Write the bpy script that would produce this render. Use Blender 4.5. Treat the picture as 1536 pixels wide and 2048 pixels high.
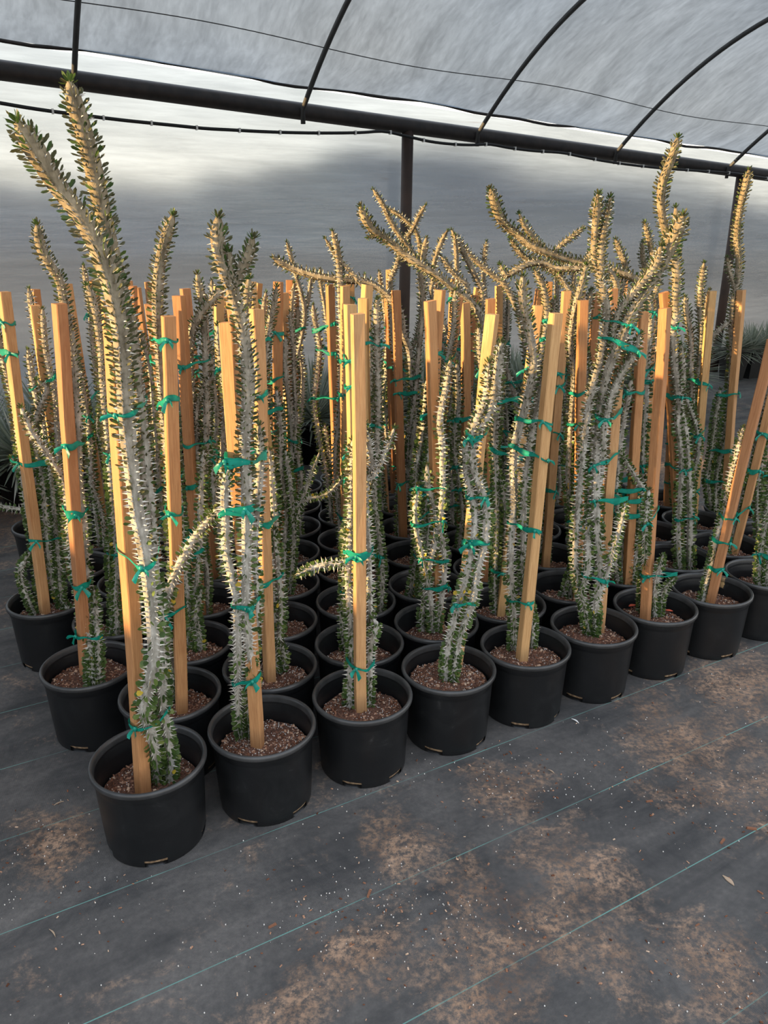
import bpy, math, random
import numpy as np
from mathutils import Vector, noise

random.seed(7)
RNG = np.random.default_rng(7)
scene = bpy.context.scene
for o in list(bpy.data.objects):
    bpy.data.objects.remove(o)
COL = scene.collection

# ------------------------------------------------------------------ camera
FPX, CAMH, PITCH = 1538.0, 1.452, math.radians(19.94)
cam = bpy.data.cameras.new('camera')
cam.sensor_fit = 'VERTICAL'
cam.sensor_height = 36.0
cam.sensor_width = 27.0
cam.lens = 36.0 * FPX / 2048.0
cam.clip_start = 0.05
cam.clip_end = 2000
camo = bpy.data.objects.new('camera', cam)
COL.objects.link(camo)
camo.location = (0, 0, CAMH)
camo.rotation_euler = (math.pi / 2 - PITCH, 0, 0)
scene.camera = camo

# ------------------------------------------------------------------ sky, sun, exposure
SUN_EL, SUN_AZ = math.radians(11.0), math.radians(198)      # azimuth of the sun, counter-clockwise from +x
w = bpy.data.worlds.new('sky')
scene.world = w
w.use_nodes = True
nt = w.node_tree
nt.nodes.clear()
wo = nt.nodes.new('ShaderNodeOutputWorld')
bg = nt.nodes.new('ShaderNodeBackground')
geo = nt.nodes.new('ShaderNodeTexCoord')
sep = nt.nodes.new('ShaderNodeSeparateXYZ')
rmp = nt.nodes.new('ShaderNodeValToRGB')
nt.links.new(geo.outputs['Generated'], sep.inputs[0])
nt.links.new(sep.outputs['Z'], rmp.inputs[0])
e = rmp.color_ramp.elements
e[0].position, e[0].color = 0.0, (1.0, 0.86, 0.66, 1)
e[1].position, e[1].color = 1.0, (0.60, 0.68, 0.80, 1)
m_ = e.new(0.12); m_.color = (0.98, 0.93, 0.82, 1)
m_ = e.new(0.35); m_.color = (0.76, 0.81, 0.88, 1)
nt.links.new(rmp.outputs[0], bg.inputs['Color'])
bg.inputs['Strength'].default_value = 1.15
nt.links.new(bg.outputs[0], wo.inputs[0])

sl = bpy.data.lights.new('sun', 'SUN')
sl.energy = 7.0
sl.color = (1.0, 0.66, 0.30)
sl.angle = math.radians(0.9)
so = bpy.data.objects.new('sun', sl)
COL.objects.link(so)
sdir = Vector((math.cos(SUN_AZ) * math.cos(SUN_EL), math.sin(SUN_AZ) * math.cos(SUN_EL), math.sin(SUN_EL)))
so.rotation_euler = sdir.to_track_quat('Z', 'Y').to_euler()
so.location = sdir * 30

scene.view_settings.view_transform = 'Standard'
scene.view_settings.look = 'None'
scene.view_settings.gamma = 1.0
scene.view_settings.use_curve_mapping = False
scene.view_settings.exposure = 0.98

# ------------------------------------------------------------------ pixel helpers (a pixel gives a direction only)
_c, _s = math.cos(PITCH), math.sin(PITCH)
def ray(x, y):
    a, b = (x - 768) / FPX, -(y - 1024) / FPX
    return np.array([a, _c + b * _s, -_s + b * _c])
CAM = np.array([0, 0, CAMH])
def atz(x, y, z):
    d = ray(x, y)
    return CAM + (z - CAMH) / d[2] * d
def aty(x, y, Y):
    d = ray(x, y)
    return CAM + Y / d[1] * d
def atplane(x, y, p, n):
    d = ray(x, y)
    return CAM + np.dot(np.asarray(p) - CAM, n) / np.dot(d, n) * d

# ------------------------------------------------------------------ mesh helpers
def mesh(name, V, F, mat=None, smooth=True, tint=None, mats=None, midx=None):
    """V (n,3); F list of index arrays, each (m,k)."""
    me = bpy.data.meshes.new(name)
    V = np.asarray(V, dtype=np.float32)
    if not isinstance(F, list):
        F = [F]
    F = [np.asarray(f, dtype=np.int32) for f in F if len(f)]
    me.vertices.add(len(V))
    me.vertices.foreach_set('co', V.ravel())
    loops = np.concatenate([f.ravel() for f in F])
    tot = np.concatenate([np.full(len(f), f.shape[1], np.int32) for f in F])
    st = np.concatenate([[0], np.cumsum(tot)[:-1]]).astype(np.int32)
    me.loops.add(len(loops))
    me.loops.foreach_set('vertex_index', loops)
    me.polygons.add(len(tot))
    me.polygons.foreach_set('loop_start', st)
    me.polygons.foreach_set('loop_total', tot)
    me.polygons.foreach_set('use_smooth', np.full(len(tot), smooth, dtype=bool))
    if tint is not None:
        a = me.attributes.new('tint', 'FLOAT', 'POINT')
        a.data.foreach_set('value', np.asarray(tint, dtype=np.float32))
    if mat:
        me.materials.append(mat)
    me.update(calc_edges=True)
    return me

def obj(name, me, parent=None, loc=(0, 0, 0), rot=(0, 0, 0), **props):
    o = bpy.data.objects.new(name, me)
    COL.objects.link(o)
    o.location = loc
    o.rotation_euler = rot
    if parent is not None:
        o.parent = parent
    for k, v in props.items():
        o[k] = v
    return o

class MB:
    """collects verts / faces"""
    def __init__(self):
        self.V, self.F, self.n, self.T = [], {}, 0, []
    def add(self, V, F, tint=0.0):
        V = np.asarray(V, float)
        for f in (F if isinstance(F, list) else [F]):
            f = np.asarray(f, int)
            self.F.setdefault(f.shape[1], []).append(f + self.n)
        self.V.append(V)
        self.T.append(np.full(len(V), tint) if np.isscalar(tint) else np.asarray(tint))
        self.n += len(V)
    def build(self, name, mat, smooth=True):
        return mesh(name, np.concatenate(self.V), [np.concatenate(f) for f in self.F.values()], mat, smooth, np.concatenate(self.T))

BOXF = np.array([(0, 3, 2, 1), (4, 5, 6, 7), (0, 1, 5, 4), (1, 2, 6, 5), (2, 3, 7, 6), (3, 0, 4, 7)])
def boxv(x0, x1, y0, y1, z0, z1):
    return np.array([(x0, y0, z0), (x1, y0, z0), (x1, y1, z0), (x0, y1, z0), (x0, y0, z1), (x1, y0, z1), (x1, y1, z1), (x0, y1, z1)], float)

def lathe(prof, seg=40, close=False):
    """prof list of (r,z) -> V,F"""
    a = np.linspace(0, 2 * np.pi, seg, endpoint=False)
    V = np.concatenate([np.stack([r * np.cos(a), r * np.sin(a), np.full(seg, z)], 1) for r, z in prof])
    F = []
    for k in range(len(prof) - 1):
        i = np.arange(seg); j = (i + 1) % seg
        F.append(np.stack([k * seg + i, k * seg + j, (k + 1) * seg + j, (k + 1) * seg + i], 1))
    return V, np.concatenate(F)

def catmull(P, step):
    P = np.asarray(P, float)
    Q = np.vstack([2 * P[0] - P[1], P, 2 * P[-1] - P[-2]])
    out = []
    for k in range(1, len(Q) - 2):
        p0, p1, p2, p3 = Q[k - 1:k + 3]
        n = max(2, int(np.linalg.norm(p2 - p1) / 0.006))
        t = np.linspace(0, 1, n, endpoint=False)[:, None]
        out.append(0.5 * ((2 * p1) + (-p0 + p2) * t + (2 * p0 - 5 * p1 + 4 * p2 - p3) * t ** 2 + (-p0 + 3 * p1 - 3 * p2 + p3) * t ** 3))
    C = np.vstack(out + [P[-1:]])
    d = np.concatenate([[0], np.cumsum(np.linalg.norm(np.diff(C, axis=0), axis=1))])
    n = max(3, int(d[-1] / step) + 1)
    s = np.linspace(0, d[-1], n)
    return np.stack([np.interp(s, d, C[:, k]) for k in range(3)], 1), d[-1]

def frames(C):
    T = np.gradient(C, axis=0)
    T /= np.linalg.norm(T, axis=1)[:, None] + 1e-12
    N = np.zeros_like(C)
    n = np.cross(T[0], [0, 1, 0.3]); n /= np.linalg.norm(n)
    for k in range(len(C)):
        n = n - np.dot(n, T[k]) * T[k]
        n /= np.linalg.norm(n) + 1e-12
        N[k] = n
    return T, N, np.cross(T, N)

def tube(C, R, seg=10, cap=True):
    C = np.asarray(C, float)
    R = np.broadcast_to(R, (len(C),))
    T, N, B = frames(C)
    a = np.linspace(0, 2 * np.pi, seg, endpoint=False)
    V = (C[:, None] + R[:, None, None] * (np.cos(a)[None, :, None] * N[:, None] + np.sin(a)[None, :, None] * B[:, None])).reshape(-1, 3)
    i = np.arange(seg); j = (i + 1) % seg
    F = np.concatenate([np.stack([k * seg + i, k * seg + j, (k + 1) * seg + j, (k + 1) * seg + i], 1) for k in range(len(C) - 1)])
    Fl = [F]
    if cap:
        V = np.vstack([V, C[:1], C[-1:]])
        n = len(V)
        Fl.append(np.concatenate([np.stack([np.full(seg, n - 2), j, i], 1), np.stack([np.full(seg, n - 1), (len(C) - 1) * seg + i, (len(C) - 1) * seg + j], 1)]))
    return V, Fl

# ------------------------------------------------------------------ materials
def newmat(name):
    m = bpy.data.materials.new(name)
    m.use_nodes = True
    n = m.node_tree
    b = n.nodes['Principled BSDF']
    return m, n, b
def node(n, t, **kw):
    x = n.nodes.new(t)
    for k, v in kw.items():
        setattr(x, k, v)
    return x
def ramp(n, src, stops):
    r = n.nodes.new('ShaderNodeValToRGB')
    el = r.color_ramp.elements
    while len(el) < len(stops):
        el.new(0.5)
    for x, (p, c) in zip(el, stops):
        x.position = p
        x.color = (*c, 1)
    n.links.new(src, r.inputs[0])
    return r.outputs[0]
def noise_tex(n, vec, scale, detail=3, rough=0.55, dist=0.0):
    t = n.nodes.new('ShaderNodeTexNoise')
    t.inputs['Scale'].default_value = scale
    t.inputs['Detail'].default_value = detail
    t.inputs['Roughness'].default_value = rough
    t.inputs['Distortion'].default_value = dist
    if vec is not None:
        n.links.new(vec, t.inputs['Vector'])
    return t.outputs['Fac']
def mapping(n, vec, scale=(1, 1, 1), rot=(0, 0, 0), loc=(0, 0, 0)):
    t = n.nodes.new('ShaderNodeMapping')
    t.inputs['Scale'].default_value = scale
    t.inputs['Rotation'].default_value = rot
    t.inputs['Location'].default_value = loc
    n.links.new(vec, t.inputs['Vector'])
    return t.outputs[0]
def mixc(n, fac, a, b, mode='MIX'):
    t = n.nodes.new('ShaderNodeMix')
    t.data_type = 'RGBA'
    t.blend_type = mode
    for s, v in ((t.inputs['Factor'], fac), (t.inputs['A'], a), (t.inputs['B'], b)):
        pass
    def put(sock, v):
        if isinstance(v, (int, float)):
            sock.default_value = v
        elif isinstance(v, tuple):
            sock.default_value = (*v, 1)
        else:
            n.links.new(v, sock)
    put(t.inputs[0], fac); put(t.inputs[6], a); put(t.inputs[7], b)
    return t.outputs[2]
def mth(n, op, a, b=None, clamp=False):
    t = n.nodes.new('ShaderNodeMath')
    t.operation = op
    t.use_clamp = clamp
    for k, v in enumerate((a, b)):
        if v is None:
            continue
        if isinstance(v, (int, float)):
            t.inputs[k].default_value = v
        else:
            n.links.new(v, t.inputs[k])
    return t.outputs[0]
def bump(n, b, h, strength=0.3, dist=0.01):
    t = n.nodes.new('ShaderNodeBump')
    t.inputs['Strength'].default_value = strength
    t.inputs['Distance'].default_value = dist
    n.links.new(h, t.inputs['Height'])
    n.links.new(t.outputs[0], b.inputs['Normal'])
def attr(n, name='tint'):
    t = n.nodes.new('ShaderNodeAttribute')
    t.attribute_name = name
    return t.outputs['Fac']
def objco(n):
    return n.nodes.new('ShaderNodeTexCoord').outputs['Object']

def mat_pot():
    m, n, b = newmat('black_pot_plastic')
    co = objco(n)
    inf = n.nodes.new('ShaderNodeObjectInfo')
    off = n.nodes.new('ShaderNodeVectorMath'); off.operation = 'ADD'
    n.links.new(co, off.inputs[0]); n.links.new(inf.outputs['Location'], off.inputs[1])
    f1 = noise_tex(n, off.outputs[0], 9, 6, 0.7, 1.2)
    f2 = noise_tex(n, mapping(n, off.outputs[0], (3, 3, 26)), 5, 4)
    c = ramp(n, f1, [(0.50, (0.0055, 0.0062, 0.0072)), (0.66, (0.010, 0.011, 0.012)), (0.82, (0.060, 0.060, 0.060))])
    c = mixc(n, mth(n, 'MULTIPLY', f2, 0.35), c, (0.013, 0.0135, 0.0145))
    n.links.new(c, b.inputs['Base Color'])
    b.inputs['Roughness'].default_value = 0.36
    b.inputs['Specular IOR Level'].default_value = 0.5
    bump(n, b, noise_tex(n, co, 220, 2), 0.08, 0.002)
    return m
def mat_soil():
    m, n, b = newmat('bark_potting_soil')
    co = objco(n)
    f = noise_tex(n, co, 160, 4, 0.7)
    c = ramp(n, f, [(0.30, (0.030, 0.013, 0.008)), (0.5, (0.115, 0.050, 0.030)), (0.66, (0.25, 0.12, 0.075)), (0.8, (0.45, 0.29, 0.20))])
    n.links.new(c, b.inputs['Base Color'])
    b.inputs['Roughness'].default_value = 0.95
    bump(n, b, f, 0.9, 0.006)
    return m
def mat_tint(name, stops, rough=0.8, spec=0.3, nz=None, sss=None):
    m, n, b = newmat(name)
    c = ramp(n, attr(n), stops)
    if nz:
        f = noise_tex(n, objco(n), nz, 3)
        c = mixc(n, mth(n, 'MULTIPLY', f, 0.55), c, (0.35, 0.33, 0.30), 'MULTIPLY')
    n.links.new(c, b.inputs['Base Color'])
    b.inputs['Roughness'].default_value = rough
    b.inputs['Specular IOR Level'].default_value = spec
    return m
def mat_stem():
    m, n, b = newmat('pale_grey_stem_skin')
    co = objco(n)
    f = noise_tex(n, mapping(n, co, (1, 1, 0.35)), 60, 4, 0.6)
    c = ramp(n, f, [(0.30, (0.17, 0.155, 0.125)), (0.5, (0.36, 0.34, 0.295)), (0.72, (0.58, 0.555, 0.50))])
    c = mixc(n, attr(n), c, (0.56, 0.47, 0.33), 'MULTIPLY')
    n.links.new(c, b.inputs['Base Color'])
    b.inputs['Roughness'].default_value = 0.75
    b.inputs['Specular IOR Level'].default_value = 0.25
    bump(n, b, noise_tex(n, co, 260, 2), 0.35, 0.003)
    return m
def mat_wood():
    m, n, b = newmat('sawn_wood_stake')
    co = objco(n)
    inf = n.nodes.new('ShaderNodeObjectInfo')
    off = n.nodes.new('ShaderNodeVectorMath'); off.operation = 'ADD'
    n.links.new(co, off.inputs[0]); n.links.new(inf.outputs['Location'], off.inputs[1])
    g = noise_tex(n, mapping(n, off.outputs[0], (1, 1, 0.03)), 420, 4, 0.7, 0.3)
    k = noise_tex(n, mapping(n, off.outputs[0], (6, 6, 1.6)), 2.5, 3, 0.6, 0.6)
    base = ramp(n, inf.outputs['Random'], [(0.0, (0.42, 0.20, 0.085)), (0.35, (0.50, 0.255, 0.105)), (0.7, (0.56, 0.33, 0.15)), (1.0, (0.60, 0.38, 0.16))])
    c = mixc(n, ramp(n, g, [(0.35, (0.75, 0.75, 0.75)), (0.65, (0, 0, 0))]), base, (0.62, 0.50, 0.42), 'MULTIPLY')
    c = mixc(n, ramp(n, k, [(0.55, (0, 0, 0)), (0.75, (0.6, 0.6, 0.6))]), c, (0.70, 0.55, 0.45), 'MULTIPLY')
    n.links.new(c, b.inputs['Base Color'])
    b.inputs['Roughness'].default_value = 0.72
    bump(n, b, g, 0.25, 0.002)
    return m
def mat_tie():
    m, n, b = newmat('green_tie_tape')
    f = noise_tex(n, objco(n), 40, 3)
    c = ramp(n, f, [(0.3, (0.002, 0.20, 0.145)), (0.7, (0.010, 0.36, 0.27))])
    n.links.new(c, b.inputs['Base Color'])
    b.inputs['Roughness'].default_value = 0.42
    tr = n.nodes.new('ShaderNodeBsdfTranslucent')
    n.links.new(c, tr.inputs['Color'])
    mx = n.nodes.new('ShaderNodeMixShader'); mx.inputs[0].default_value = 0.25
    n.links.new(b.outputs[0], mx.inputs[1]); n.links.new(tr.outputs[0], mx.inputs[2])
    n.links.new(mx.outputs[0], n.nodes['Material Output'].inputs[0])
    return m
def mat_plain(name, col, rough=0.6, metal=0.0, nz=None, col2=None, spec=0.5):
    m, n, b = newmat(name)
    b.inputs['Base Color'].default_value = (*col, 1)
    if nz:
        c = ramp(n, noise_tex(n, objco(n), nz, 4), [(0.35, col), (0.7, col2 or tuple(0.6 * x for x in col))])
        n.links.new(c, b.inputs['Base Color'])
    b.inputs['Roughness'].default_value = rough
    b.inputs['Metallic'].default_value = metal
    b.inputs['Specular IOR Level'].default_value = spec
    return m

LINE_YAW = math.radians(29.27)
LINE_N = np.array([-math.sin(LINE_YAW), math.cos(LINE_YAW)])
LINE_OFF = 1.525
def mat_floor():
    m, n, b = newmat('woven_weed_mat_with_dust')
    co = objco(n)
    # rotate so local y is the direction across the marker threads, lines every 0.3048 m
    rot = mapping(n, co, rot=(0, 0, -LINE_YAW))
    sp = n.nodes.new('ShaderNodeSeparateXYZ'); n.links.new(rot, sp.inputs[0])
    y = mth(n, 'DIVIDE', mth(n, 'SUBTRACT', sp.outputs['Y'], LINE_OFF), 0.3048)
    fr = mth(n, 'ABSOLUTE', mth(n, 'SUBTRACT', y, mth(n, 'ROUND', y)))
    line = mth(n, 'LESS_THAN', fr, 0.0013 / 0.3048)
    big = noise_tex(n, co, 1.1, 5, 0.62, 0.6)
    med = noise_tex(n, co, 5.5, 7, 0.72, 0.8)
    fin = noise_tex(n, co, 60, 5, 0.75)
    strk = noise_tex(n, mapping(n, rot, (0.5, 3.0, 1)), 2.2, 5, 0.65, 0.5)
    weave = n.nodes.new('ShaderNodeTexWave'); weave.inputs['Scale'].default_value = 130
    weave.bands_direction = 'X'; n.links.new(rot, weave.inputs['Vector'])
    weave2 = n.nodes.new('ShaderNodeTexWave'); weave2.inputs['Scale'].default_value = 130
    weave2.bands_direction = 'Y'; n.links.new(rot, weave2.inputs['Vector'])
    wv = mth(n, 'MULTIPLY', weave.outputs['Fac'], weave2.outputs['Fac'])
    mat_c = mixc(n, wv, (0.036, 0.036, 0.037), (0.080, 0.079, 0.079))
    # grey film of fine dust
    blot = noise_tex(n, mapping(n, co, loc=(4, 9, 0)), 3.4, 8, 0.74, 0.5)
    film = ramp(n, mth(n, 'ADD', mth(n, 'MULTIPLY', strk, 0.45), mth(n, 'MULTIPLY', blot, 0.55)), [(0.40, (0, 0, 0)), (0.62, (1, 1, 1))])
    film = mth(n, 'MULTIPLY', film, ramp(n, fin, [(0.30, (0.45, 0.45, 0.45)), (0.62, (1, 1, 1))]))
    c = mixc(n, mth(n, 'MULTIPLY', film, 0.70), mat_c, (0.185, 0.170, 0.158))
    # tan dirt patches, nearer the aisle
    nv = n.nodes.new('ShaderNodeTexNoise'); nv.inputs['Scale'].default_value = 4.0; nv.inputs['Detail'].default_value = 5
    n.links.new(co, nv.inputs['Vector'])
    nd = n.nodes.new('ShaderNodeVectorMath'); nd.operation = 'MULTIPLY_ADD'
    n.links.new(nv.outputs['Color'], nd.inputs[0]); nd.inputs[1].default_value = (0.42, 0.42, 0); n.links.new(co, nd.inputs[2])
    nd2 = n.nodes.new('ShaderNodeVectorMath'); nd2.operation = 'SUBTRACT'
    n.links.new(nd.outputs[0], nd2.inputs[0]); nd2.inputs[1].default_value = (0.21, 0.21, 0)
    tot = None
    for px, py, r in ((1130, 1745, .17), (1040, 1850, .15), (1210, 1880, .13), (1430, 1600, .17), (1010, 1575, .12), (1390, 1480, .20), (980, 1960, .14), (720, 1930, .10), (120, 1700, .12), (1480, 1930, .12), (800, 1690, .11), (1500, 1380, .2), (30, 1030, .5), (1450, 930, .9), (560, 2010, .08), (1290, 1420, .12)):
        vm = n.nodes.new('ShaderNodeVectorMath'); vm.operation = 'DISTANCE'
        n.links.new(nd2.outputs[0], vm.inputs[0]); vm.inputs[1].default_value = tuple(atz(px, py, 0))
        q = mth(n, 'SUBTRACT', 1.0, mth(n, 'DIVIDE', vm.outputs['Value'], r * 1.5), True)
        tot = q if tot is None else mth(n, 'MAXIMUM', tot, q)
    dirt = mth(n, 'ADD', mth(n, 'MULTIPLY', tot, 0.27), mth(n, 'MULTIPLY', med, 0.74))
    dirt = mth(n, 'ADD', dirt, mth(n, 'MULTIPLY', mth(n, 'SUBTRACT', big, 0.5), 0.35))
    dirt = mth(n, 'ADD', dirt, mth(n, 'MULTIPLY', mth(n, 'SUBTRACT', fin, 0.5), 0.22))
    dm = ramp(n, dirt, [(0.42, (0, 0, 0)), (0.52, (0.5, 0.5, 0.5)), (0.64, (0.95, 0.95, 0.95))])
    gap = ramp(n, fin, [(0.42, (0.10, 0.10, 0.10)), (0.58, (1, 1, 1))])
    dcol = ramp(n, med, [(0.35, (0.10, 0.058, 0.040)), (0.52, (0.27, 0.170, 0.112)), (0.68, (0.46, 0.30, 0.20))])
    c = mixc(n, mth(n, 'MULTIPLY', dm, gap), c, dcol)
    lv = ramp(n, noise_tex(n, co, 3.0, 3), [(0.42, (0.28, 0.28, 0.28)), (0.58, (0.95, 0.95, 0.95))])
    c = mixc(n, mth(n, 'MULTIPLY', line, lv), c, (0.14, 0.30, 0.265))
    n.links.new(c, b.inputs['Base Color'])
    b.inputs['Roughness'].default_value = 0.78
    b.inputs['Specular IOR Level'].default_value = 0.25
    h = mth(n, 'ADD', mth(n, 'MULTIPLY', wv, 0.25), mth(n, 'MULTIPLY', fin, 0.6))
    h = mth(n, 'ADD', h, mth(n, 'MULTIPLY', strk, 1.2))
    bump(n, b, h, 0.35, 0.004)
    return m

def mat_sheet(name, refr, transl, dif, rough, tintc, streak_dir, gl=0.06, stain=False, dark=0.62):
    """cloudy polythene: blurred see-through + glow-through + dust film + sheen, all real transmission"""
    m, n, b = newmat(name)
    n.nodes.remove(b)
    co = mapping(n, objco(n), rot=(0, 0, -LINE_YAW))
    st = noise_tex(n, mapping(n, co, streak_dir), 1.0, 6, 0.68, 0.35)
    st2 = noise_tex(n, mapping(n, co, tuple(6 * x for x in streak_dir), loc=(3.1, 7.7, 1.3)), 1.0, 4, 0.6, 0.3)
    dirtf = mth(n, 'ADD', mth(n, 'MULTIPLY', st, 0.65), mth(n, 'MULTIPLY', st2, 0.35))
    tc = mixc(n, ramp(n, dirtf, [(0.38, (1, 1, 1)), (0.66, (0, 0, 0))]), tuple(dark * x for x in tintc), tintc)
    if stain:
        sk = noise_tex(n, mapping(n, co, (1.1, 1.1, 22.0), loc=(1, 2, 5)), 1.0, 5, 0.7, 0.6)
        tc = mixc(n, ramp(n, sk, [(0.66, (0, 0, 0)), (0.76, (0.7, 0.7, 0.7))]), tc, (0.30, 0.25, 0.22))
    R = n.nodes.new('ShaderNodeBsdfRefraction'); R.inputs['IOR'].default_value = 1.25
    R.inputs['Roughness'].default_value = rough
    T = n.nodes.new('ShaderNodeBsdfTranslucent')
    D = n.nodes.new('ShaderNodeBsdfDiffuse')
    G = n.nodes.new('ShaderNodeBsdfGlossy'); G.inputs['Roughness'].default_value = 0.22
    for x in (R, T, D):
        n.links.new(tc, x.inputs['Color'])
    m1 = n.nodes.new('ShaderNodeMixShader'); m1.inputs[0].default_value = transl / (refr + transl)
    n.links.new(R.outputs[0], m1.inputs[1]); n.links.new(T.outputs[0], m1.inputs[2])
    m2 = n.nodes.new('ShaderNodeMixShader')
    n.links.new(ramp(n, dirtf, [(0.35, (0.55 * dif,) * 3), (0.7, (1.5 * dif,) * 3)]), m2.inputs[0])
    n.links.new(m1.outputs[0], m2.inputs[1]); n.links.new(D.outputs[0], m2.inputs[2])
    m3 = n.nodes.new('ShaderNodeMixShader'); m3.inputs[0].default_value = gl
    n.links.new(m2.outputs[0], m3.inputs[1]); n.links.new(G.outputs[0], m3.inputs[2])
    bp = n.nodes.new('ShaderNodeBump'); bp.inputs['Strength'].default_value = 0.3; bp.inputs['Distance'].default_value = 0.02
    n.links.new(dirtf, bp.inputs['Height'])
    for x in (D, G):
        n.links.new(bp.outputs[0], x.inputs['Normal'])
    n.links.new(m3.outputs[0], n.nodes['Material Output'].inputs[0])
    return m

M_POT, M_SOIL, M_STEM, M_WOOD, M_TIE, M_FLOOR = mat_pot(), mat_soil(), mat_stem(), mat_wood(), mat_tie(), mat_floor()
M_LEAF = mat_tint('spiny_plant_leaf', [(0.0, (0.030, 0.060, 0.016)), (0.35, (0.062, 0.115, 0.026)), (0.6, (0.130, 0.195, 0.048)), (0.80, (0.22, 0.26, 0.075)), (0.9, (0.58, 0.42, 0.04)), (1.0, (0.085, 0.088, 0.040))], 0.5, 0.4)
def glow_through(m, f):
    n = m.node_tree
    b = n.nodes['Principled BSDF']
    tr = n.nodes.new('ShaderNodeBsdfTranslucent')
    n.links.new(n.nodes['Color Ramp'].outputs[0], tr.inputs['Color'])
    mx = n.nodes.new('ShaderNodeMixShader'); mx.inputs[0].default_value = f
    n.links.new(b.outputs[0], mx.inputs[1]); n.links.new(tr.outputs[0], mx.inputs[2])
    n.links.new(mx.outputs[0], n.nodes['Material Output'].inputs[0])
glow_through(M_LEAF, 0.3)
M_SPINE = mat_tint('pale_spine', [(0.0, (0.48, 0.455, 0.405)), (0.55, (0.60, 0.575, 0.52)), (1.0, (0.34, 0.26, 0.19))], 0.6, 0.3)
M_RIM = mat_plain('highlight_grey_rim', (0.026, 0.027, 0.028), 0.34, nz=18, col2=(0.055, 0.056, 0.057))  # rim highlight put into the colour as a paler grey than the pots
M_CHIP = mat_tint('bark_chip', [(0.0, (0.08, 0.032, 0.018)), (0.4, (0.20, 0.085, 0.048)), (0.8, (0.42, 0.235, 0.15)), (1.0, (0.62, 0.45, 0.32))], 0.9, 0.2)
M_PERL = mat_plain('white_perlite', (0.75, 0.73, 0.70), 0.9, nz=60, col2=(0.55, 0.50, 0.44))
M_ROOT = mat_plain('tan_root_plug', (0.36, 0.25, 0.15), 0.95, nz=90, col2=(0.10, 0.06, 0.035))
M_STEEL = mat_plain('dark_steel_pipe', (0.035, 0.032, 0.032), 0.5, 0.2, nz=14, col2=(0.060, 0.050, 0.046))
M_HOOP = mat_plain('grey_galvanised_pipe', (0.10, 0.105, 0.11), 0.45, 0.4, nz=9, col2=(0.07, 0.07, 0.07))
M_POST = mat_plain('rusty_brown_post', (0.040, 0.026, 0.022), 0.65, 0.0, nz=8, col2=(0.060, 0.036, 0.028))
M_HOSE = mat_plain('black_rubber_hose', (0.012, 0.013, 0.014), 0.5)
M_WHITE = mat_plain('white_plastic', (0.8, 0.8, 0.78), 0.5)
M_THREAD = mat_plain('dark_thread', (0.06, 0.06, 0.065), 0.8)
M_WALL = mat_sheet('cloudy_wall_polythene', 0.84, 0.16, 0.12, 0.26, (0.52, 0.575, 0.625), (0.35, 0.35, 4.0), 0.06, True, 0.72)
M_ROOF = mat_sheet('dusty_roof_polythene', 0.06, 0.94, 0.30, 0.5, (0.245, 0.290, 0.335), (5.0, 1.6, 1.6), 0.03, False, 0.80)
M_HILL = mat_plain('haze_blue_hillside', (0.050, 0.085, 0.130), 1.0, nz=0.05, col2=(0.040, 0.066, 0.095), spec=0.0)  # blue of dusk haze put into the hill colour
M_DIRT = mat_plain('bare_outdoor_ground', (0.045, 0.058, 0.075), 1.0, nz=0.6, col2=(0.035, 0.045, 0.055), spec=0.0)
M_BLOCK = mat_plain('grey_sun_blocker', (0.30, 0.29, 0.28), 0.9, nz=4, col2=(0.22, 0.21, 0.20))
M_AGAVE = mat_tint('grey_green_agave_leaf', [(0.0, (0.11, 0.14, 0.095)), (0.5, (0.26, 0.30, 0.235)), (0.85, (0.42, 0.45, 0.40)), (1.0, (0.62, 0.60, 0.52))], 0.55, 0.4)
glow_through(M_AGAVE, 0.25)
M_RED = mat_plain('orange_red_dry_leaf', (0.75, 0.13, 0.06), 0.7, nz=50, col2=(0.5, 0.10, 0.05))
M_PALE = mat_plain('pale_dry_leaf', (0.40, 0.29, 0.20), 0.8)

# ------------------------------------------------------------------ greenhouse shell
WD = np.array([math.cos(LINE_YAW), math.sin(LINE_YAW), 0.0])         # along the wall
WN = np.array([-math.sin(LINE_YAW), math.cos(LINE_YAW), 0.0])        # outward normal of the back wall
W0 = aty(145, 160, 5.45)                                              # foot of a hoop on the beam
Wb = atplane(1445, 338, W0, WN)
BD = (Wb - W0) / np.linalg.norm(Wb - W0)                              # beam direction (sags to the right with the site)
BLEN = np.linalg.norm(Wb - W0)
UPV = np.cross(BD, -WN); UPV = UPV / np.linalg.norm(UPV)
if UPV[2] < 0:
    UPV = -UPV
def beam_at(t):
    return W0 + BD * t
print('beam', W0, Wb, BLEN / 4)
PITCHH = BLEN / 4

# floor: one big sheet of weed mat, bare soil beyond
fl = mesh('floor', np.array([(-14, -8, 0), (22, -8, 0), (22, 24, 0), (-14, 24, 0)]), np.array([(0, 1, 2, 3)]), M_FLOOR)
obj('floor', fl, kind='structure', label='dark woven weed mat floor dusted with tan dirt')
gm = mesh('outdoor_ground', np.array([(-300, -300, -0.03), (300, -300, -0.03), (300, 300, -0.03), (-300, 300, -0.03)]), np.array([(0, 1, 2, 3)]), M_DIRT)
obj('outdoor_ground', gm, kind='structure', label='bare ground outside the greenhouse')

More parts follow.
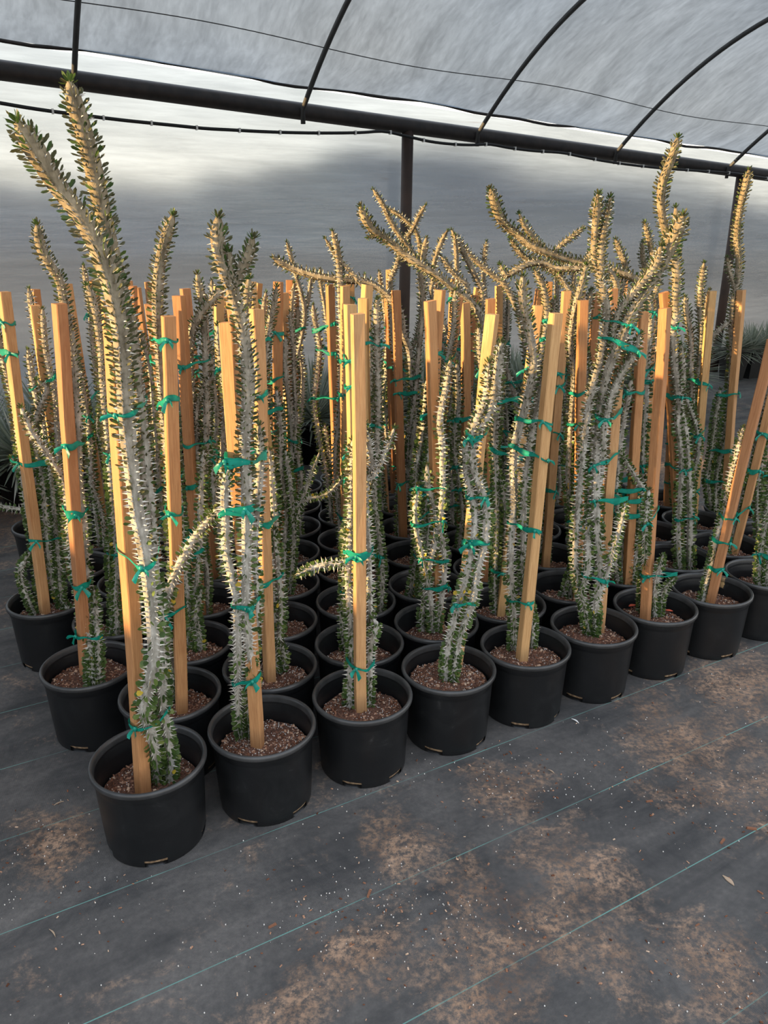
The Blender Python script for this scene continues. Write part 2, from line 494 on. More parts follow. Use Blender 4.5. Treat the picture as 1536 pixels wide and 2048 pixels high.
# back wall sheet, hung on the beam, slightly billowed, with lapped top edge above the beam
def wall_grid(t0, t1, nt_, v0, v1, nv, off):
    V = []
    for a in np.linspace(t0, t1, nt_):
        top = beam_at(a)
        for b_ in np.linspace(0, 1, nv):
            p = top.copy()
            z0 = 0.0
            p[2] = (z0 if v0 is None else top[2] + v0) * (1 - b_) + (top[2] + v1) * b_
            bul = 0.03 * math.sin(a * 1.1) * math.sin(math.pi * b_) + 0.012 * noise.noise(Vector((a * 1.3, p[2] * 2.2, 3)))
            V.append(p + WN * (off + bul))
    F = [(i * nv + k, (i + 1) * nv + k, (i + 1) * nv + k + 1, i * nv + k + 1) for i in range(nt_ - 1) for k in range(nv - 1)]
    return np.array(V), np.array(F)
V, F = wall_grid(-9, 15, 70, None, 0.17, 22, 0.10)
wall = obj('wall_back', mesh('wall_back', V, F, M_WALL), kind='structure', label='cloudy translucent plastic sheet wall glowing with daylight')

# beam, posts
bt = np.array([beam_at(a) for a in np.linspace(-9, 15, 40)])
V, F = tube(bt, 0.058, 16)
beam = obj('trim_1', mesh('beam', V, F, M_STEEL), kind='structure', label='dark steel pipe beam along the top of the plastic wall')
# wrapped lip of plastic lying on the beam
def post_at(px, py):
    q = atplane(px, py, W0, WN)
    return np.dot(q - W0, BD)
for k, (px, py) in enumerate(((815, 265), (1483, 345))):
    t = post_at(px, py)
    top = beam_at(t)
    foot = atplane(*((808, 640) if k == 0 else (1440, 650)), W0, WN)
    d = (foot - top) / np.linalg.norm(foot - top)
    foot = top + d * (top[2] / -d[2])
    V, F = tube(np.array([foot, top]), 0.046, 14)
    obj('post', mesh('post', V, F, M_POST), wall)
for t in (post_at(815, 265) - (post_at(1483, 345) - post_at(815, 265)),):
    top = beam_at(t)
    V, F = tube(np.array([(top[0], top[1], 0), top]), 0.046, 14)
    obj('post', mesh('post', V, F, M_POST), wall)

# hoop profile solved from one hoop, in the plane across the house
H2 = [(955, 285), (980, 248), (1010, 205), (1045, 157), (1080, 110), (1110, 76), (1140, 46), (1170, 20), (1195, 0)]
foot = atplane(955, 285, W0 - WN * 0.06, WN)
prof = []
for q in H2:
    p = atplane(q[0], q[1], foot, WD)
    prof.append((np.dot(foot - p, WN), p[2] - foot[2]))
print('profile', np.round(prof, 2).tolist())
# continue the arch as a quarter-ellipse-like curve to the crown and down the other side
pd, pz = np.array(prof).T
cf = np.polyfit(pd, pz, 2)
print('fit', cf)
# the bay is a shallow arch; its far foot rests on a second beam over the aisle, the house is open beyond that
SPAN = -cf[1] / cf[0]
def arch(d):
    return max(0.0, cf[0] * d * d + cf[1] * d)
ARC = [(d, arch(d)) for d in np.linspace(0, SPAN, 41)]
b2 = np.array([beam_at(a_) - WN * (SPAN + 0.124) for a_ in np.linspace(-9, 15, 40)])
V, F = tube(b2, 0.058, 16)
beam2 = obj('trim_2', mesh('beam', V, F, M_STEEL), kind='structure', label='dark steel pipe beam over the aisle edge')
for t in (post_at(815, 265), 2 * post_at(815, 265) - post_at(1483, 345), post_at(1483, 345)):
    top = beam_at(t) - WN * (SPAN + 0.124)
    V, F = tube(np.array([(top[0], top[1], 0), top]), 0.046, 14)
    obj('post', mesh('post', V, F, M_POST), beam2)

# roof sheet
ceil_v, nt_ = [], 60
RO = 0.035
for a in np.linspace(-5.5, 13, nt_):
    b0 = beam_at(a) - WN * 0.05
    for (d, z) in [(-0.02, 0.13)] + [x for x in ARC if x[1] > 0.2 or x[0] > 1] + [(SPAN + 0.05, -0.02)]:
        k = noise.noise(Vector((a * 0.9, d * 1.4, 0.5))) * 0.025
        p = b0 - WN * d
        ceil_v.append((p[0], p[1], p[2] + z + RO + k))
npf = len(ceil_v) // nt_
F = np.array([(i * npf + k, i * npf + k + 1, (i + 1) * npf + k + 1, (i + 1) * npf + k) for i in range(nt_ - 1) for k in range(npf - 1)])
ceil = obj('ceiling', mesh('ceiling', np.array(ceil_v), F, M_ROOF), kind='structure', label='dusty grey plastic roof sheet arched over thin pipe hoops')
# hoops
for k in range(-3, 8):
    t = k * PITCHH
    b0 = beam_at(t) - WN * 0.062
    C = np.array([b0 - WN * d + np.array([0, 0, z]) for d, z in ARC])
    C = np.vstack([C[:1] + [[0, 0, -0.09]], C])
    V, F = tube(C, 0.0175, 8)
    obj('roof_hoop', mesh('roof_hoop', V, F, M_HOOP), ceil)
# hem roll of the roof sheet above the beam, seam threads higher up
for d, r, nm in ((None, 0.011, 'hem'), (0.42, 0.0028, 'seam_thread')):
    C = []
    for a in np.linspace(-5.5, 13, 120):
        b0 = beam_at(a) - WN * 0.05
        if d is None:
            p = b0 + WN * 0.015 + np.array([0, 0, 0.165 + 0.012 * math.sin(a * 3.1) + 0.008 * math.sin(a * 7.7)])
        else:
            p = b0 - WN * d + np.array([0, 0, arch(d) - 0.0 + 0.02 * math.sin(a * 2.2)])
        C.append(p)
    V, F = tube(np.array(C), r, 6)
    obj(nm, mesh(nm, V, F, M_STEEL if d is None else M_THREAD), ceil)

# drip hose slung below the beam with white clips
HP = [(-60, 196), (0, 206), (85, 220), (225, 238), (290, 245), (350, 251), (410, 257), (465, 260), (520, 263), (575, 265), (630, 266), (680, 266), (725, 265), (768, 263), (815, 273), (860, 283), (900, 288), (940, 290), (980, 289), (1020, 296), (1070, 302), (1126, 306), (1165, 314), (1220, 324), (1280, 332), (1340, 338), (1400, 342), (1470, 347), (1536, 357), (1620, 368)]
hp = np.array([atplane(x, y, W0 - WN * 0.085, WN) for x, y in HP])
C, ln = catmull(hp, 0.06)
V, F = tube(C, 0.011, 8)
hose = obj('drip_hose', mesh('drip_hose', V, F, M_HOSE), label='thin black drip hose with white clips slung below the beam', category='hose')
cd = np.concatenate([[0], np.cumsum(np.linalg.norm(np.diff(C, axis=0), axis=1))])
clip = mesh('clip', boxv(-0.006, 0.006, -0.014, 0.014, -0.014, 0.014) , BOXF, M_WHITE, False)
for s in np.arange(0.15, cd[-1], 0.30):
    p = [np.interp(s, cd, C[:, k]) for k in range(3)]
    obj('clip', clip, hose, p, (0, 0, LINE_YAW))

# added out-of-view sun blocker behind and to the left of the camera: shades everything near the ground from the low sun
ux = np.array([-sdir.y, sdir.x, 0]); ux /= np.linalg.norm(ux)
sh = np.array([sdir.x, sdir.y, 0]) / math.hypot(sdir.x, sdir.y)
ctr = np.array([0.2, 2.6, 0]) + sh * 5.6
mb = MB()
for k in range(26):
    a0 = -5.2 + k * 0.4
    hgt = 1.50 + (0.05, -0.04, 0.0)[k % 3]
    p = [ctr + ux * a + sh * b_ for a, b_ in ((a0, 0), (a0 + 0.4, 0), (a0 + 0.4, 0.2), (a0, 0.2))]
    V = np.array([[*q[:2], z] for z in (0, hgt) for q in p])
    mb.add(V, BOXF)
obj('added_sun_blocker', mb.build('added_sun_blocker', M_BLOCK, False), kind='structure', label='added low grey sun blocker, unseen behind the viewer')

# hills outside
RIDGE = [(-1500, 430), (-700, 410), (-200, 400), (0, 408), (250, 404), (420, 372), (560, 335), (700, 342), (800, 380), (950, 398), (1100, 408), (1300, 430), (1536, 446), (2000, 455), (3200, 440)]
V = []
rx = np.arange(-1500, 3200, 30.0)
ry = np.interp(rx, [q[0] for q in RIDGE], [q[1] for q in RIDGE])
for x, y in zip(rx, ry):
    d = ray(x, 466); d[2] = 0; d = d / np.linalg.norm(d)
    hgt = CAMH + 130 * (466 - y) / FPX + 1.0 * noise.noise(Vector((x * 0.02, 4, 1)))
    V += [d * 95 + (0, 0, -1), d * 118 + (0, 0, hgt * 0.7), d * 130 + (0, 0, hgt), d * 170 + (0, 0, hgt * 0.6)]
n_ = len(rx)
F = np.array([(i * 4 + k, (i + 1) * 4 + k, (i + 1) * 4 + k + 1, i * 4 + k + 1) for i in range(n_ - 1) for k in range(3)])
obj('hills', mesh('hills', np.array(V), F, M_HILL), kind='structure', label='dark hills outside blurred by the plastic wall')

# ------------------------------------------------------------------ pots
R_RIM, POT_H = 0.1425, 0.2317
def make_pot_meshes():
    seg = 56
    out = [(0.0, 0.006), (0.114, 0.006), (0.121, 0.0), (0.1225, 0.004), (0.1235, 0.020), (0.1262, 0.07), (0.1290, 0.13), (0.1318, 0.19), (0.1322, 0.196), (0.1345, 0.199), (0.1350, 0.213)]
    inn = [(0.1290, 0.213), (0.1282, 0.205), (0.1265, 0.202), (0.1262, 0.192), (0.1245, 0.189), (0.1240, 0.178), (0.122, 0.17), (0.117, 0.05)]
    V, F = lathe(out, seg)
    # drain slots: drop the lowest wall band at five places
    keep = np.ones(len(F), bool)
    for s0 in (3, 14, 26, 36, 47):
        for dlt in range(4):
            s = (s0 + dlt) % seg
            keep[3 * seg + s] = False
            keep[2 * seg + s] = False
    F = F[keep]
    V2, F2 = lathe(inn, seg)
    F2 = F2[:, ::-1] * 1
    mb = MB(); mb.add(V, F); mb.add(V2, F2)
    pot = mb.build('pot', M_POT)
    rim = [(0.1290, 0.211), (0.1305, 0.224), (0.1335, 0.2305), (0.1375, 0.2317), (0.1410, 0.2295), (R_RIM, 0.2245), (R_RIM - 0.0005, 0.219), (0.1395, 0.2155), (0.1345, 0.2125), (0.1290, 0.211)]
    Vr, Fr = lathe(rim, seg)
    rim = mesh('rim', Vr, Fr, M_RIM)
    plug = [(0.0, 0.008), (0.112, 0.008), (0.1195, 0.011), (0.1205, 0.018), (0.1200, 0.03), (0.116, 0.034)]
    Vp, Fp = lathe(plug, seg)
    Vp += RNG.normal(0, 0.0006, Vp.shape)
    plug = mesh('root_plug', Vp, Fp, M_ROOT)
    return pot, rim, plug
POT, RIM, PLUG = make_pot_meshes()

def soil_mesh(seed, z, cone=0.0):
    rs = np.array([0, .02, .04, .06, .08, .095, .108, .1175])
    seg = 32
    V = [(0, 0, z)]
    for r in rs[1:]:
        for k in range(seg):
            a = 2 * math.pi * k / seg
            x, y = r * math.cos(a), r * math.sin(a)
            h_ = 0.012 * noise.noise(Vector((x * 14, y * 14, seed * 3.3))) + 0.006 * noise.noise(Vector((x * 50, y * 50, seed)))
            V.append((x, y, z + h_ - 0.006 * (r / 0.12) ** 4))
    V.append((0, 0, z - 0.06))
    F3 = [(0, 1 + k, 1 + (k + 1) % seg) for k in range(seg)]
    F4 = [(1 + q * seg + k, 1 + (q + 1) * seg + k, 1 + (q + 1) * seg + (k + 1) % seg, 1 + q * seg + (k + 1) % seg) for q in range(len(rs) - 2) for k in range(seg)]
    return np.array(V), [np.array(F3), np.array(F4)]

def chips_mesh(name, n, R, z, seed, mat, smin, smax, flat=0.35, zf=None, round_=False, tint=(0, 1)):
    r_ = np.random.default_rng(seed)
    a = r_.uniform(0, 2 * np.pi, n); rr = R * np.sqrt(r_.uniform(0, 1, n))
    L = r_.uniform(smin, smax, n) ** 1.0
    base = np.array([(-1, -.55, 0), (.9, -.7, .1), (1.1, .5, 0), (-.8, .75, .1), (-.7, -.4, 1), (.8, -.5, .8), (.7, .5, 1), (-.6, .5, .85)], float)
    if round_:
        base = np.array([(-.7, -.7, 0), (.7, -.7, 0), (.7, .7, 0), (-.7, .7, 0), (-.6, -.6, 1.3), (.6, -.6, 1.3), (.6, .6, 1.3), (-.6, .6, 1.3)], float)
    V = np.repeat(base[None], n, 0) * (0.5 * L)[:, None, None]
    V *= np.stack([np.ones(n), np.ones(n) if round_ else r_.uniform(.35, .9, n), np.ones(n) if round_ else r_.uniform(.2, .6, n)], 1)[:, None, :]
    th = r_.uniform(0, 2 * np.pi, n); tl = r_.normal(0, flat, n)
    ct, st_ = np.cos(tl)[:, None], np.sin(tl)[:, None]
    x, zz = V[..., 0] * ct - V[..., 2] * st_, V[..., 0] * st_ + V[..., 2] * ct
    c_, s_ = np.cos(th)[:, None], np.sin(th)[:, None]
    X = x * c_ - V[..., 1] * s_; Y = x * s_ + V[..., 1] * c_
    px, py = rr * np.cos(a), rr * np.sin(a)
    pz = np.full(n, z) if zf is None else np.array([zf(u, v_) for u, v_ in zip(px, py)])
    W = np.stack([X + px[:, None], Y + py[:, None], zz + pz[:, None]], -1).reshape(-1, 3)
    F = (np.arange(n) * 8)[:, None, None] + BOXF[None]
    ti = np.repeat(r_.uniform(tint[0], tint[1], n), 8)
    return mesh(name, W, F.reshape(-1, 4), mat, False, ti)

SOILS = []
for k in range(6):
    zf = (lambda x, y, s=k: 0.012 * noise.noise(Vector((x * 14, y * 14, s * 3.3))) + 0.006 * noise.noise(Vector((x * 50, y * 50, s))) - 0.002)
    V, F = soil_mesh(k, 0.0)
    SOILS.append((mesh('soil', V, F, M_SOIL),
                  chips_mesh('bark_chips', 520, 0.114, 0, 50 + k, M_CHIP, 0.004, 0.0145, 0.4, zf),
                  chips_mesh('perlite_grains', (420, 260, 160, 620, 200, 300)[k], 0.113, 0, 80 + k, M_PERL, 0.0016, 0.0036, 0.4, lambda x, y, z=zf: z(x, y) + 0.001, True)))

# ------------------------------------------------------------------ spiny stems
LEAF_A = np.array([(0, 0, 0), (0.35, 0.40, 0.02), (0.80, 0.44, 0.05), (1.0, 0.0, 0.03), (0.80, -0.44, 0.05), (0.35, -0.40, 0.02)])
LEAF_F4 = np.array([(0, 5, 4, 3), (0, 3, 2, 1)])
LEAF_B = np.array([(0, 0, 0), (0.45, 0.5, 0.03), (1.0, 0.0, 0.0), (0.45, -0.5, 0.03)])
LEAF_FB = np.array([(0, 3, 2, 1)])

def stem_part(parent, P3, r0, r1, lod, leafy=0.6, name='stem', seed=0, fork=False, bare_mid=0.0):
    """one stem: ribbed body mesh with spines and leaves as children"""
    rg = np.random.default_rng(seed)
    C, ln = catmull(P3, 0.014 if lod == 0 else 0.022)
    n = len(C)
    s = np.linspace(0, 1, n)
    # natural waver
    ph = rg.uniform(0, 6.28, 4)
    wv = np.sin(np.linspace(0, ln * 9, n) + ph[0]) * 0.0022
    C[:, 0] += wv * (s > 0.03); C[:, 1] += np.sin(np.linspace(0, ln * 7, n) + ph[1]) * 0.002
    T, N, B = frames(C)
    R = (r0 + (r1 - r0) * s) * (0.74 + 0.14 * s)
    R = R * (1 + 0.06 * np.sin(np.linspace(0, ln * 22, n) + ph[2]))
    tip = np.clip((1 - s) * ln / 0.035, 0, 1)
    R = R * (0.35 + 0.65 * np.sqrt(tip))
    nr = (7, 6, 6)[lod]
    seg = 2 * nr
    a = np.linspace(0, 2 * np.pi, seg, endpoint=False)
    tw = rg.uniform(0, 6.28) + np.linspace(0, rg.uniform(-1, 1) * ln * 1.2, n)
    rib = np.where(np.arange(seg) % 2 == 0, 1.14, 0.76)
    A = a[None] + tw[:, None]
    V = (C[:, None] + (R[:, None] * rib[None])[..., None] * (np.cos(A)[..., None] * N[:, None] + np.sin(A)[..., None] * B[:, None])).reshape(-1, 3)
    i = np.arange(seg); j = (i + 1) % seg
    k0 = (np.arange(n - 1) * seg)[:, None]
    F = np.stack([k0 + i, k0 + j, k0 + seg + j, k0 + seg + i], -1).reshape(-1, 4)
    V = np.vstack([V, C[-1:] + T[-1:] * 0.006])
    F3 = np.stack([(n - 1) * seg + i, (n - 1) * seg + j, np.full(seg, len(V) - 1)], 1)
    up = np.clip((C[:, 2] - 0.75) / 0.7, 0, 1)
    tint = np.append(np.repeat(up * 0.95, seg), up[-1])
    body = obj(name, mesh(name, V, [F, F3], M_STEM, True, tint), parent)
    # areoles
    sp = (0.0135, 0.016, 0.019)[lod]
    na = max(3, int(ln / sp))
    ks, rs_ = np.meshgrid(np.arange(na), np.arange(nr), indexing='ij')
    pos = ((ks + 0.5 * (rs_ % 2) + rg.uniform(-0.18, 0.18, ks.shape)) * sp).ravel()
    rr = rs_.ravel()
    ok = (pos < ln) & (pos > 0.004)
    pos, rr = pos[ok], rr[ok]
    fi = pos / ln * (n - 1)
    i0 = np.clip(fi.astype(int), 0, n - 2); fr = (fi - i0)[:, None]
    lerp = lambda X: X[i0] * (1 - fr) + X[i0 + 1] * fr
    c = lerp(C); t = lerp(T); nn = lerp(N); bb = lerp(B)
    rad = lerp(R[:, None]); ang = lerp(tw[:, None])[:, 0] + rr * 2 * np.pi / nr
    o = np.cos(ang)[:, None] * nn + np.sin(ang)[:, None] * bb
    o /= np.linalg.norm(o, axis=1)[:, None]
    side = np.cross(t, o)
    base = c + o * rad * 1.04
    m = len(pos)
    upf = np.clip((base[:, 2] - 0.55) / 0.6, 0, 1)
    # spines
    L = rg.uniform(0.010, 0.018, m) * (1.08 - 0.22 * upf) * (1 if lod < 2 else 1.1)
    d = o + t * rg.normal(0.12, 0.16, m)[:, None] + side * rg.normal(0, 0.12, m)[:, None]
    d /= np.linalg.norm(d, axis=1)[:, None]
    wdt = 0.0014 * (1.0, 1.1, 1.25)[lod]
    q0 = base - o * 0.003
    vs = np.stack([q0 + t * wdt * 2.0, q0 - t * wdt + side * wdt * 1.3, q0 - t * wdt - side * wdt * 1.3, base + d * L[:, None]], 1)
    fs = (np.arange(m) * 4)[:, None, None] + np.array([(0, 1, 3), (1, 2, 3), (2, 0, 3)])[None]
    ti = np.tile(np.array([0.25, 0.25, 0.25, 0.85]), m)
    obj('spines', mesh('spines', vs.reshape(-1, 3), fs.reshape(-1, 3), M_SPINE, False, ti), body, kind='stuff')
    # leaves: pairs standing edge-up beside each spine
    leafy = min(1.0, (0.12 if lod == 0 else 0.25) + 0.88 * leafy)
    cl = np.array([0.5 + 0.5 * noise.noise(Vector((p * 7.0, seed * 1.7, 2.0))) for p in pos])
    prob = np.clip(leafy + 0.9 * (cl - 0.5) + 0.25 * upf, 0.02, 1)
    if bare_mid > 0:
        prob *= 1 - bare_mid * np.exp(-((pos / ln - 0.45) / 0.22) ** 2)
    prob = np.where(pos > ln - 0.05, 1.0, prob)
    if name == 'stem':
        prob = np.where(pos < 0.10, np.maximum(prob, 0.92), prob)
    parts = []
    reps = 2 if lod < 2 else 1
    for sgn in ((1, -1) if reps == 2 else (rg.choice([-1, 1]),)):
        kk = np.where(rg.uniform(0, 1, m) < prob)[0]
        if not len(kk):
            continue
        q = len(kk)
        lf = upf[kk]
        Ll = (0.007 + np.maximum(rad[kk][:, 0], 0.7 * r1) * rg.uniform(0.75, 1.10, q)) * (1 - 0.04 * lf) * (1, 1.05, 1.2)[lod]
        Wl = Ll * (0.78 - 0.50 * lf) * rg.uniform(0.85, 1.15, q)
        dd = o[kk] * 1.0 + t[kk] * (0.10 + 0.45 * lf + rg.normal(0, 0.14, q))[:, None] + side[kk] * (sgn * 0.16 + rg.normal(0, 0.16, q))[:, None]
        tipb = (pos[kk] > ln - 0.035)[:, None]
        dd = np.where(tipb, dd + t[kk] * 1.0, dd)
        dd /= np.linalg.norm(dd, axis=1)[:, None]
        ww = t[kk] - np.sum(t[kk] * dd, 1)[:, None] * dd
        ww /= np.linalg.norm(ww, axis=1)[:, None]
        n2 = np.cross(dd, ww)
        ro = sgn * 0.35 + rg.normal(0, 0.35, q)
        ww, n2 = ww * np.cos(ro)[:, None] + n2 * np.sin(ro)[:, None], n2 * np.cos(ro)[:, None] - ww * np.sin(ro)[:, None]
        LT, LF = (LEAF_A, LEAF_F4) if lod < 2 else (LEAF_B, LEAF_FB)
        b0 = base[kk] + side[kk] * (sgn * 0.0022) - t[kk] * 0.002 - o[kk] * 0.002
        v = b0[:, None] + LT[None, :, 0, None] * (dd * Ll[:, None])[:, None] + LT[None, :, 1, None] * (ww * Wl[:, None])[:, None] + LT[None, :, 2, None] * (n2 * Ll[:, None])[:, None]
        tn = np.clip(rg.normal(0.40, 0.17, q) - 0.14 * lf, 0.0, 0.80)
        tn = np.where((lf > 0.4) & (rg.uniform(0, 1, q) < 0.72), 1.0, tn)
        tn = np.where(rg.uniform(0, 1, q) < 0.012 * (1 - lf), 0.9, tn)
        parts.append((v, tn, LT, LF))
    # tuft of young leaves at the growing tip
    q = 16 if lod < 2 else 10
    az = np.arange(q) * 2.39996 + rg.uniform(0, 6.28)
    spread = np.sqrt((np.arange(q) + 0.5) / q) * 1.15
    dd = T[-1] * np.cos(spread)[:, None] + (np.cos(az)[:, None] * N[-1] + np.sin(az)[:, None] * B[-1]) * np.sin(spread)[:, None]
    ww = np.cross(dd, T[-1] + 0.01 * N[-1]); ww /= np.linalg.norm(ww, axis=1)[:, None] + 1e-9
    n2 = np.cross(dd, ww)
    Ll = (0.008 + r1 * rg.uniform(0.5, 0.9, q)); Wl = Ll * 0.34
    LT, LF = (LEAF_A, LEAF_F4) if lod < 2 else (LEAF_B, LEAF_FB)
    b0 = C[-1] - T[-1] * 0.004 * spread[:, None] + dd * 0.002
    v = b0[:, None] + LT[None, :, 0, None] * (dd * Ll[:, None])[:, None] + LT[None, :, 1, None] * (ww * Wl[:, None])[:, None] + LT[None, :, 2, None] * (n2 * Ll[:, None])[:, None]
    parts.append((v, np.where(rg.uniform(0, 1, q) < 0.4, 1.0, rg.uniform(0.15, 0.45, q)), LT, LF))
    if parts:
        mb = MB()
        for v, tn, LT, LF in parts:
            nv = len(LT)
            f = (np.arange(len(v)) * nv)[:, None, None] + LF[None]
            mb.add(v.reshape(-1, 3), f.reshape(-1, LF.shape[1]), np.repeat(tn, nv))
        obj('leaves', mb.build('leaves', M_LEAF, False), body, kind='stuff')
    return body, C, R

# ------------------------------------------------------------------ stake and ties
def stake_part(parent, b, t, size, seed, view=0.0):
    rg = np.random.default_rng(seed)
    b = np.asarray(b, float); t = np.asarray(t, float)
    d = t - b; L = np.linalg.norm(d)
    h = size / 2; c = 0.0022
    ring = np.array([(-h, -h + c), (-h + c, -h), (h - c, -h), (h, -h + c), (h, h - c), (h - c, h), (-h + c, h), (-h, h - c)])
    V = []
    zs = np.linspace(0, L, 9)
    for k, z in enumerate(zs):
        j = rg.normal(0, 0.0005, (8, 2)) + np.array([0.002 * math.sin(k * .7 + seed), 0.002 * math.cos(k * .5 + seed)]) * (0 < k < 8)
        V += [(*(p + q), z) for p, q in zip(ring, j)]
    V = np.array(V)
    V[-8:, 2] += rg.normal(0, 0.001) + ring[:, 0] * rg.normal(0, 0.05)
    i = np.arange(8)
    F = np.concatenate([np.stack([k * 8 + i, k * 8 + (i + 1) % 8, (k + 1) * 8 + (i + 1) % 8, (k + 1) * 8 + i], 1) for k in range(8)])
    caps = np.array([(np.arange(8) + 64).tolist(), np.arange(8)[::-1].tolist()])
    o = obj('stake', mesh('stake', V, [F, caps], M_WOOD, False), parent, b)
    q = Vector((0, 0, 1)).rotation_difference(Vector(d).normalized())
    o.rotation_mode = 'QUATERNION'
    from mathutils import Quaternion
    o.rotation_quaternion = q @ Quaternion((0, 0, 1), view + (rg.uniform(0.18, 0.55) if rg.uniform() < 0.75 else rg.uniform(-0.5, -0.15)))
    return o

def hull2(P):
    P = P[np.lexsort((P[:, 1], P[:, 0]))]
    def half(Q):
        h = []
        for p in Q:
            while len(h) > 1 and np.cross(h[-1] - h[-2], p - h[-2]) <= 0:
                h.pop()
            h.append(p)
        return h
    a, b = half(P), half(P[::-1])
    return np.array(a[:-1] + b[:-1])

def tie_part(parent, cent, circ, z, seed, big=False):
    """tape loop wound round the stake and the stems beside it, with a knot and two tails"""
    rg = np.random.default_rng(seed)
    a = np.linspace(0, 2 * np.pi, 14, endpoint=False)
    P = np.concatenate([np.stack([x + r * np.cos(a), y + r * np.sin(a)], 1) for x, y, r in circ])
    H = hull2(P)
    Hc = np.vstack([H, H[:1]])
    d = np.concatenate([[0], np.cumsum(np.linalg.norm(np.diff(Hc, axis=0), axis=1))])
    n = 30
    s = np.linspace(0, d[-1], n, endpoint=False)
    L = np.stack([np.interp(s, d, Hc[:, 0]), np.interp(s, d, Hc[:, 1])], 1)
    cc = L.mean(0)
    tilt = rg.normal(0, 0.22, 2)
    wd = rg.uniform(0.018, 0.027) if big else rg.uniform(0.012, 0.021)
    V = []
    ph = rg.uniform(0, 6.28)
    for k in range(n):
        p = L[k] - cc
        zz = z + p @ tilt + 0.003 * math.sin(k * 0.9 + ph)
        wk = wd * (0.72 + 0.35 * math.sin(2 * math.pi * k / n * 2 + ph) + rg.normal(0, 0.06))
        out = p / (np.linalg.norm(p) + 1e-9)
        for q, (dz, do) in enumerate(((-0.5, 0.0), (-0.15, 0.0018), (0.15, 0.0006), (0.5, 0.0022))):
            V.append((*(L[k] + out * (0.001 + do)), zz + dz * wk))
    F = [(k * 4 + q, ((k + 1) % n) * 4 + q, ((k + 1) % n) * 4 + q + 1, k * 4 + q + 1) for k in range(n) for q in range(3)]
    o = obj('tie', mesh('tie', np.array(V), np.array(F), M_TIE, True), parent)
    # knot and tails at a point facing the aisle
    kf = int(np.argmin(L @ np.array([rg.uniform(-0.9, 0.9), 1.0])))
    kp = np.array([*L[kf], z + (L[kf] - cc) @ tilt])
    out = np.array([*(L[kf] - cc), 0]); out /= np.linalg.norm(out) + 1e-9
    mb = MB()
    sg, rg2 = 6, rg
    kn = []
    u_, v_ = np.meshgrid(np.linspace(0, 2 * np.pi, 7)[:-1], np.linspace(-1.2, 1.2, 4))
    V = np.stack([0.006 * np.cos(u_) * np.cos(v_), 0.006 * np.sin(u_) * np.cos(v_), 0.007 * np.sin(v_)], -1).reshape(-1, 3) + kp + out * 0.004
    i = np.arange(6)
    F = np.concatenate([np.stack([r * 6 + i, r * 6 + (i + 1) % 6, (r + 1) * 6 + (i + 1) % 6, (r + 1) * 6 + i], 1) for r in range(3)])
    mb.add(V, F)
    tang = np.cross(out, [0, 0, 1])
    for sgn in (1, -1):
        ln = rg.uniform(0.010, 0.032)
        dr = tang * sgn * rg.uniform(0.5, 1) + out * rg.uniform(0.2, 0.7) + np.array([0, 0, rg.uniform(-0.7, 0.35)])
        dr /= np.linalg.norm(dr)
        wv = np.cross(dr, out) ; wv /= np.linalg.norm(wv) + 1e-9
        V = []
        for k in range(5):
            f = k / 4
            p = kp + out * 0.005 + dr * ln * f + np.array([0, 0, -0.012 * f * f])
            hw = (0.0022 + 0.004 * f) * (1 if not big else 1.3)
            cr = out * 0.003 * math.sin(f * 6 + ph)
            V += [p - wv * hw, p + cr + out * 0.002, p + wv * hw]
        F = [(k * 3 + q, k * 3 + q + 1, (k + 1) * 3 + q + 1, (k + 1) * 3 + q) for k in range(4) for q in range(2)]
        mb.add(np.array(V), np.array(F))
    obj('knot', mb.build('knot', M_TIE, True), o)
    return o

# ------------------------------------------------------------------ the block of staked plants
# lattice of pots: rows parallel to the marker threads, every other row shifted by half a pot
UH = np.array([0.8793, 0.4763])
VV = np.array([-0.020, 0.293])
P00 = np.array([-0.584, 1.585])
SI = {0: 0, 1: .2975, 2: .595, 3: .887, 4: 1.172, 5: 1.4575}
def s_of(i):
    return SI[i] if i in SI else (-0.30 * abs(i) if i < 0 else 1.4575 + 0.286 * (i - 5))
def pot_xy(i, j):
    return P00 + UH * s_of(i) + VV * j
ROWS = {0: (0, 8), 1: (0, 9), 2: (-1, 9), 3: (-1, 8), 4: (-2, 7), 5: (-2, 6), 6: (-2, 5), 7: (-3, 4)}

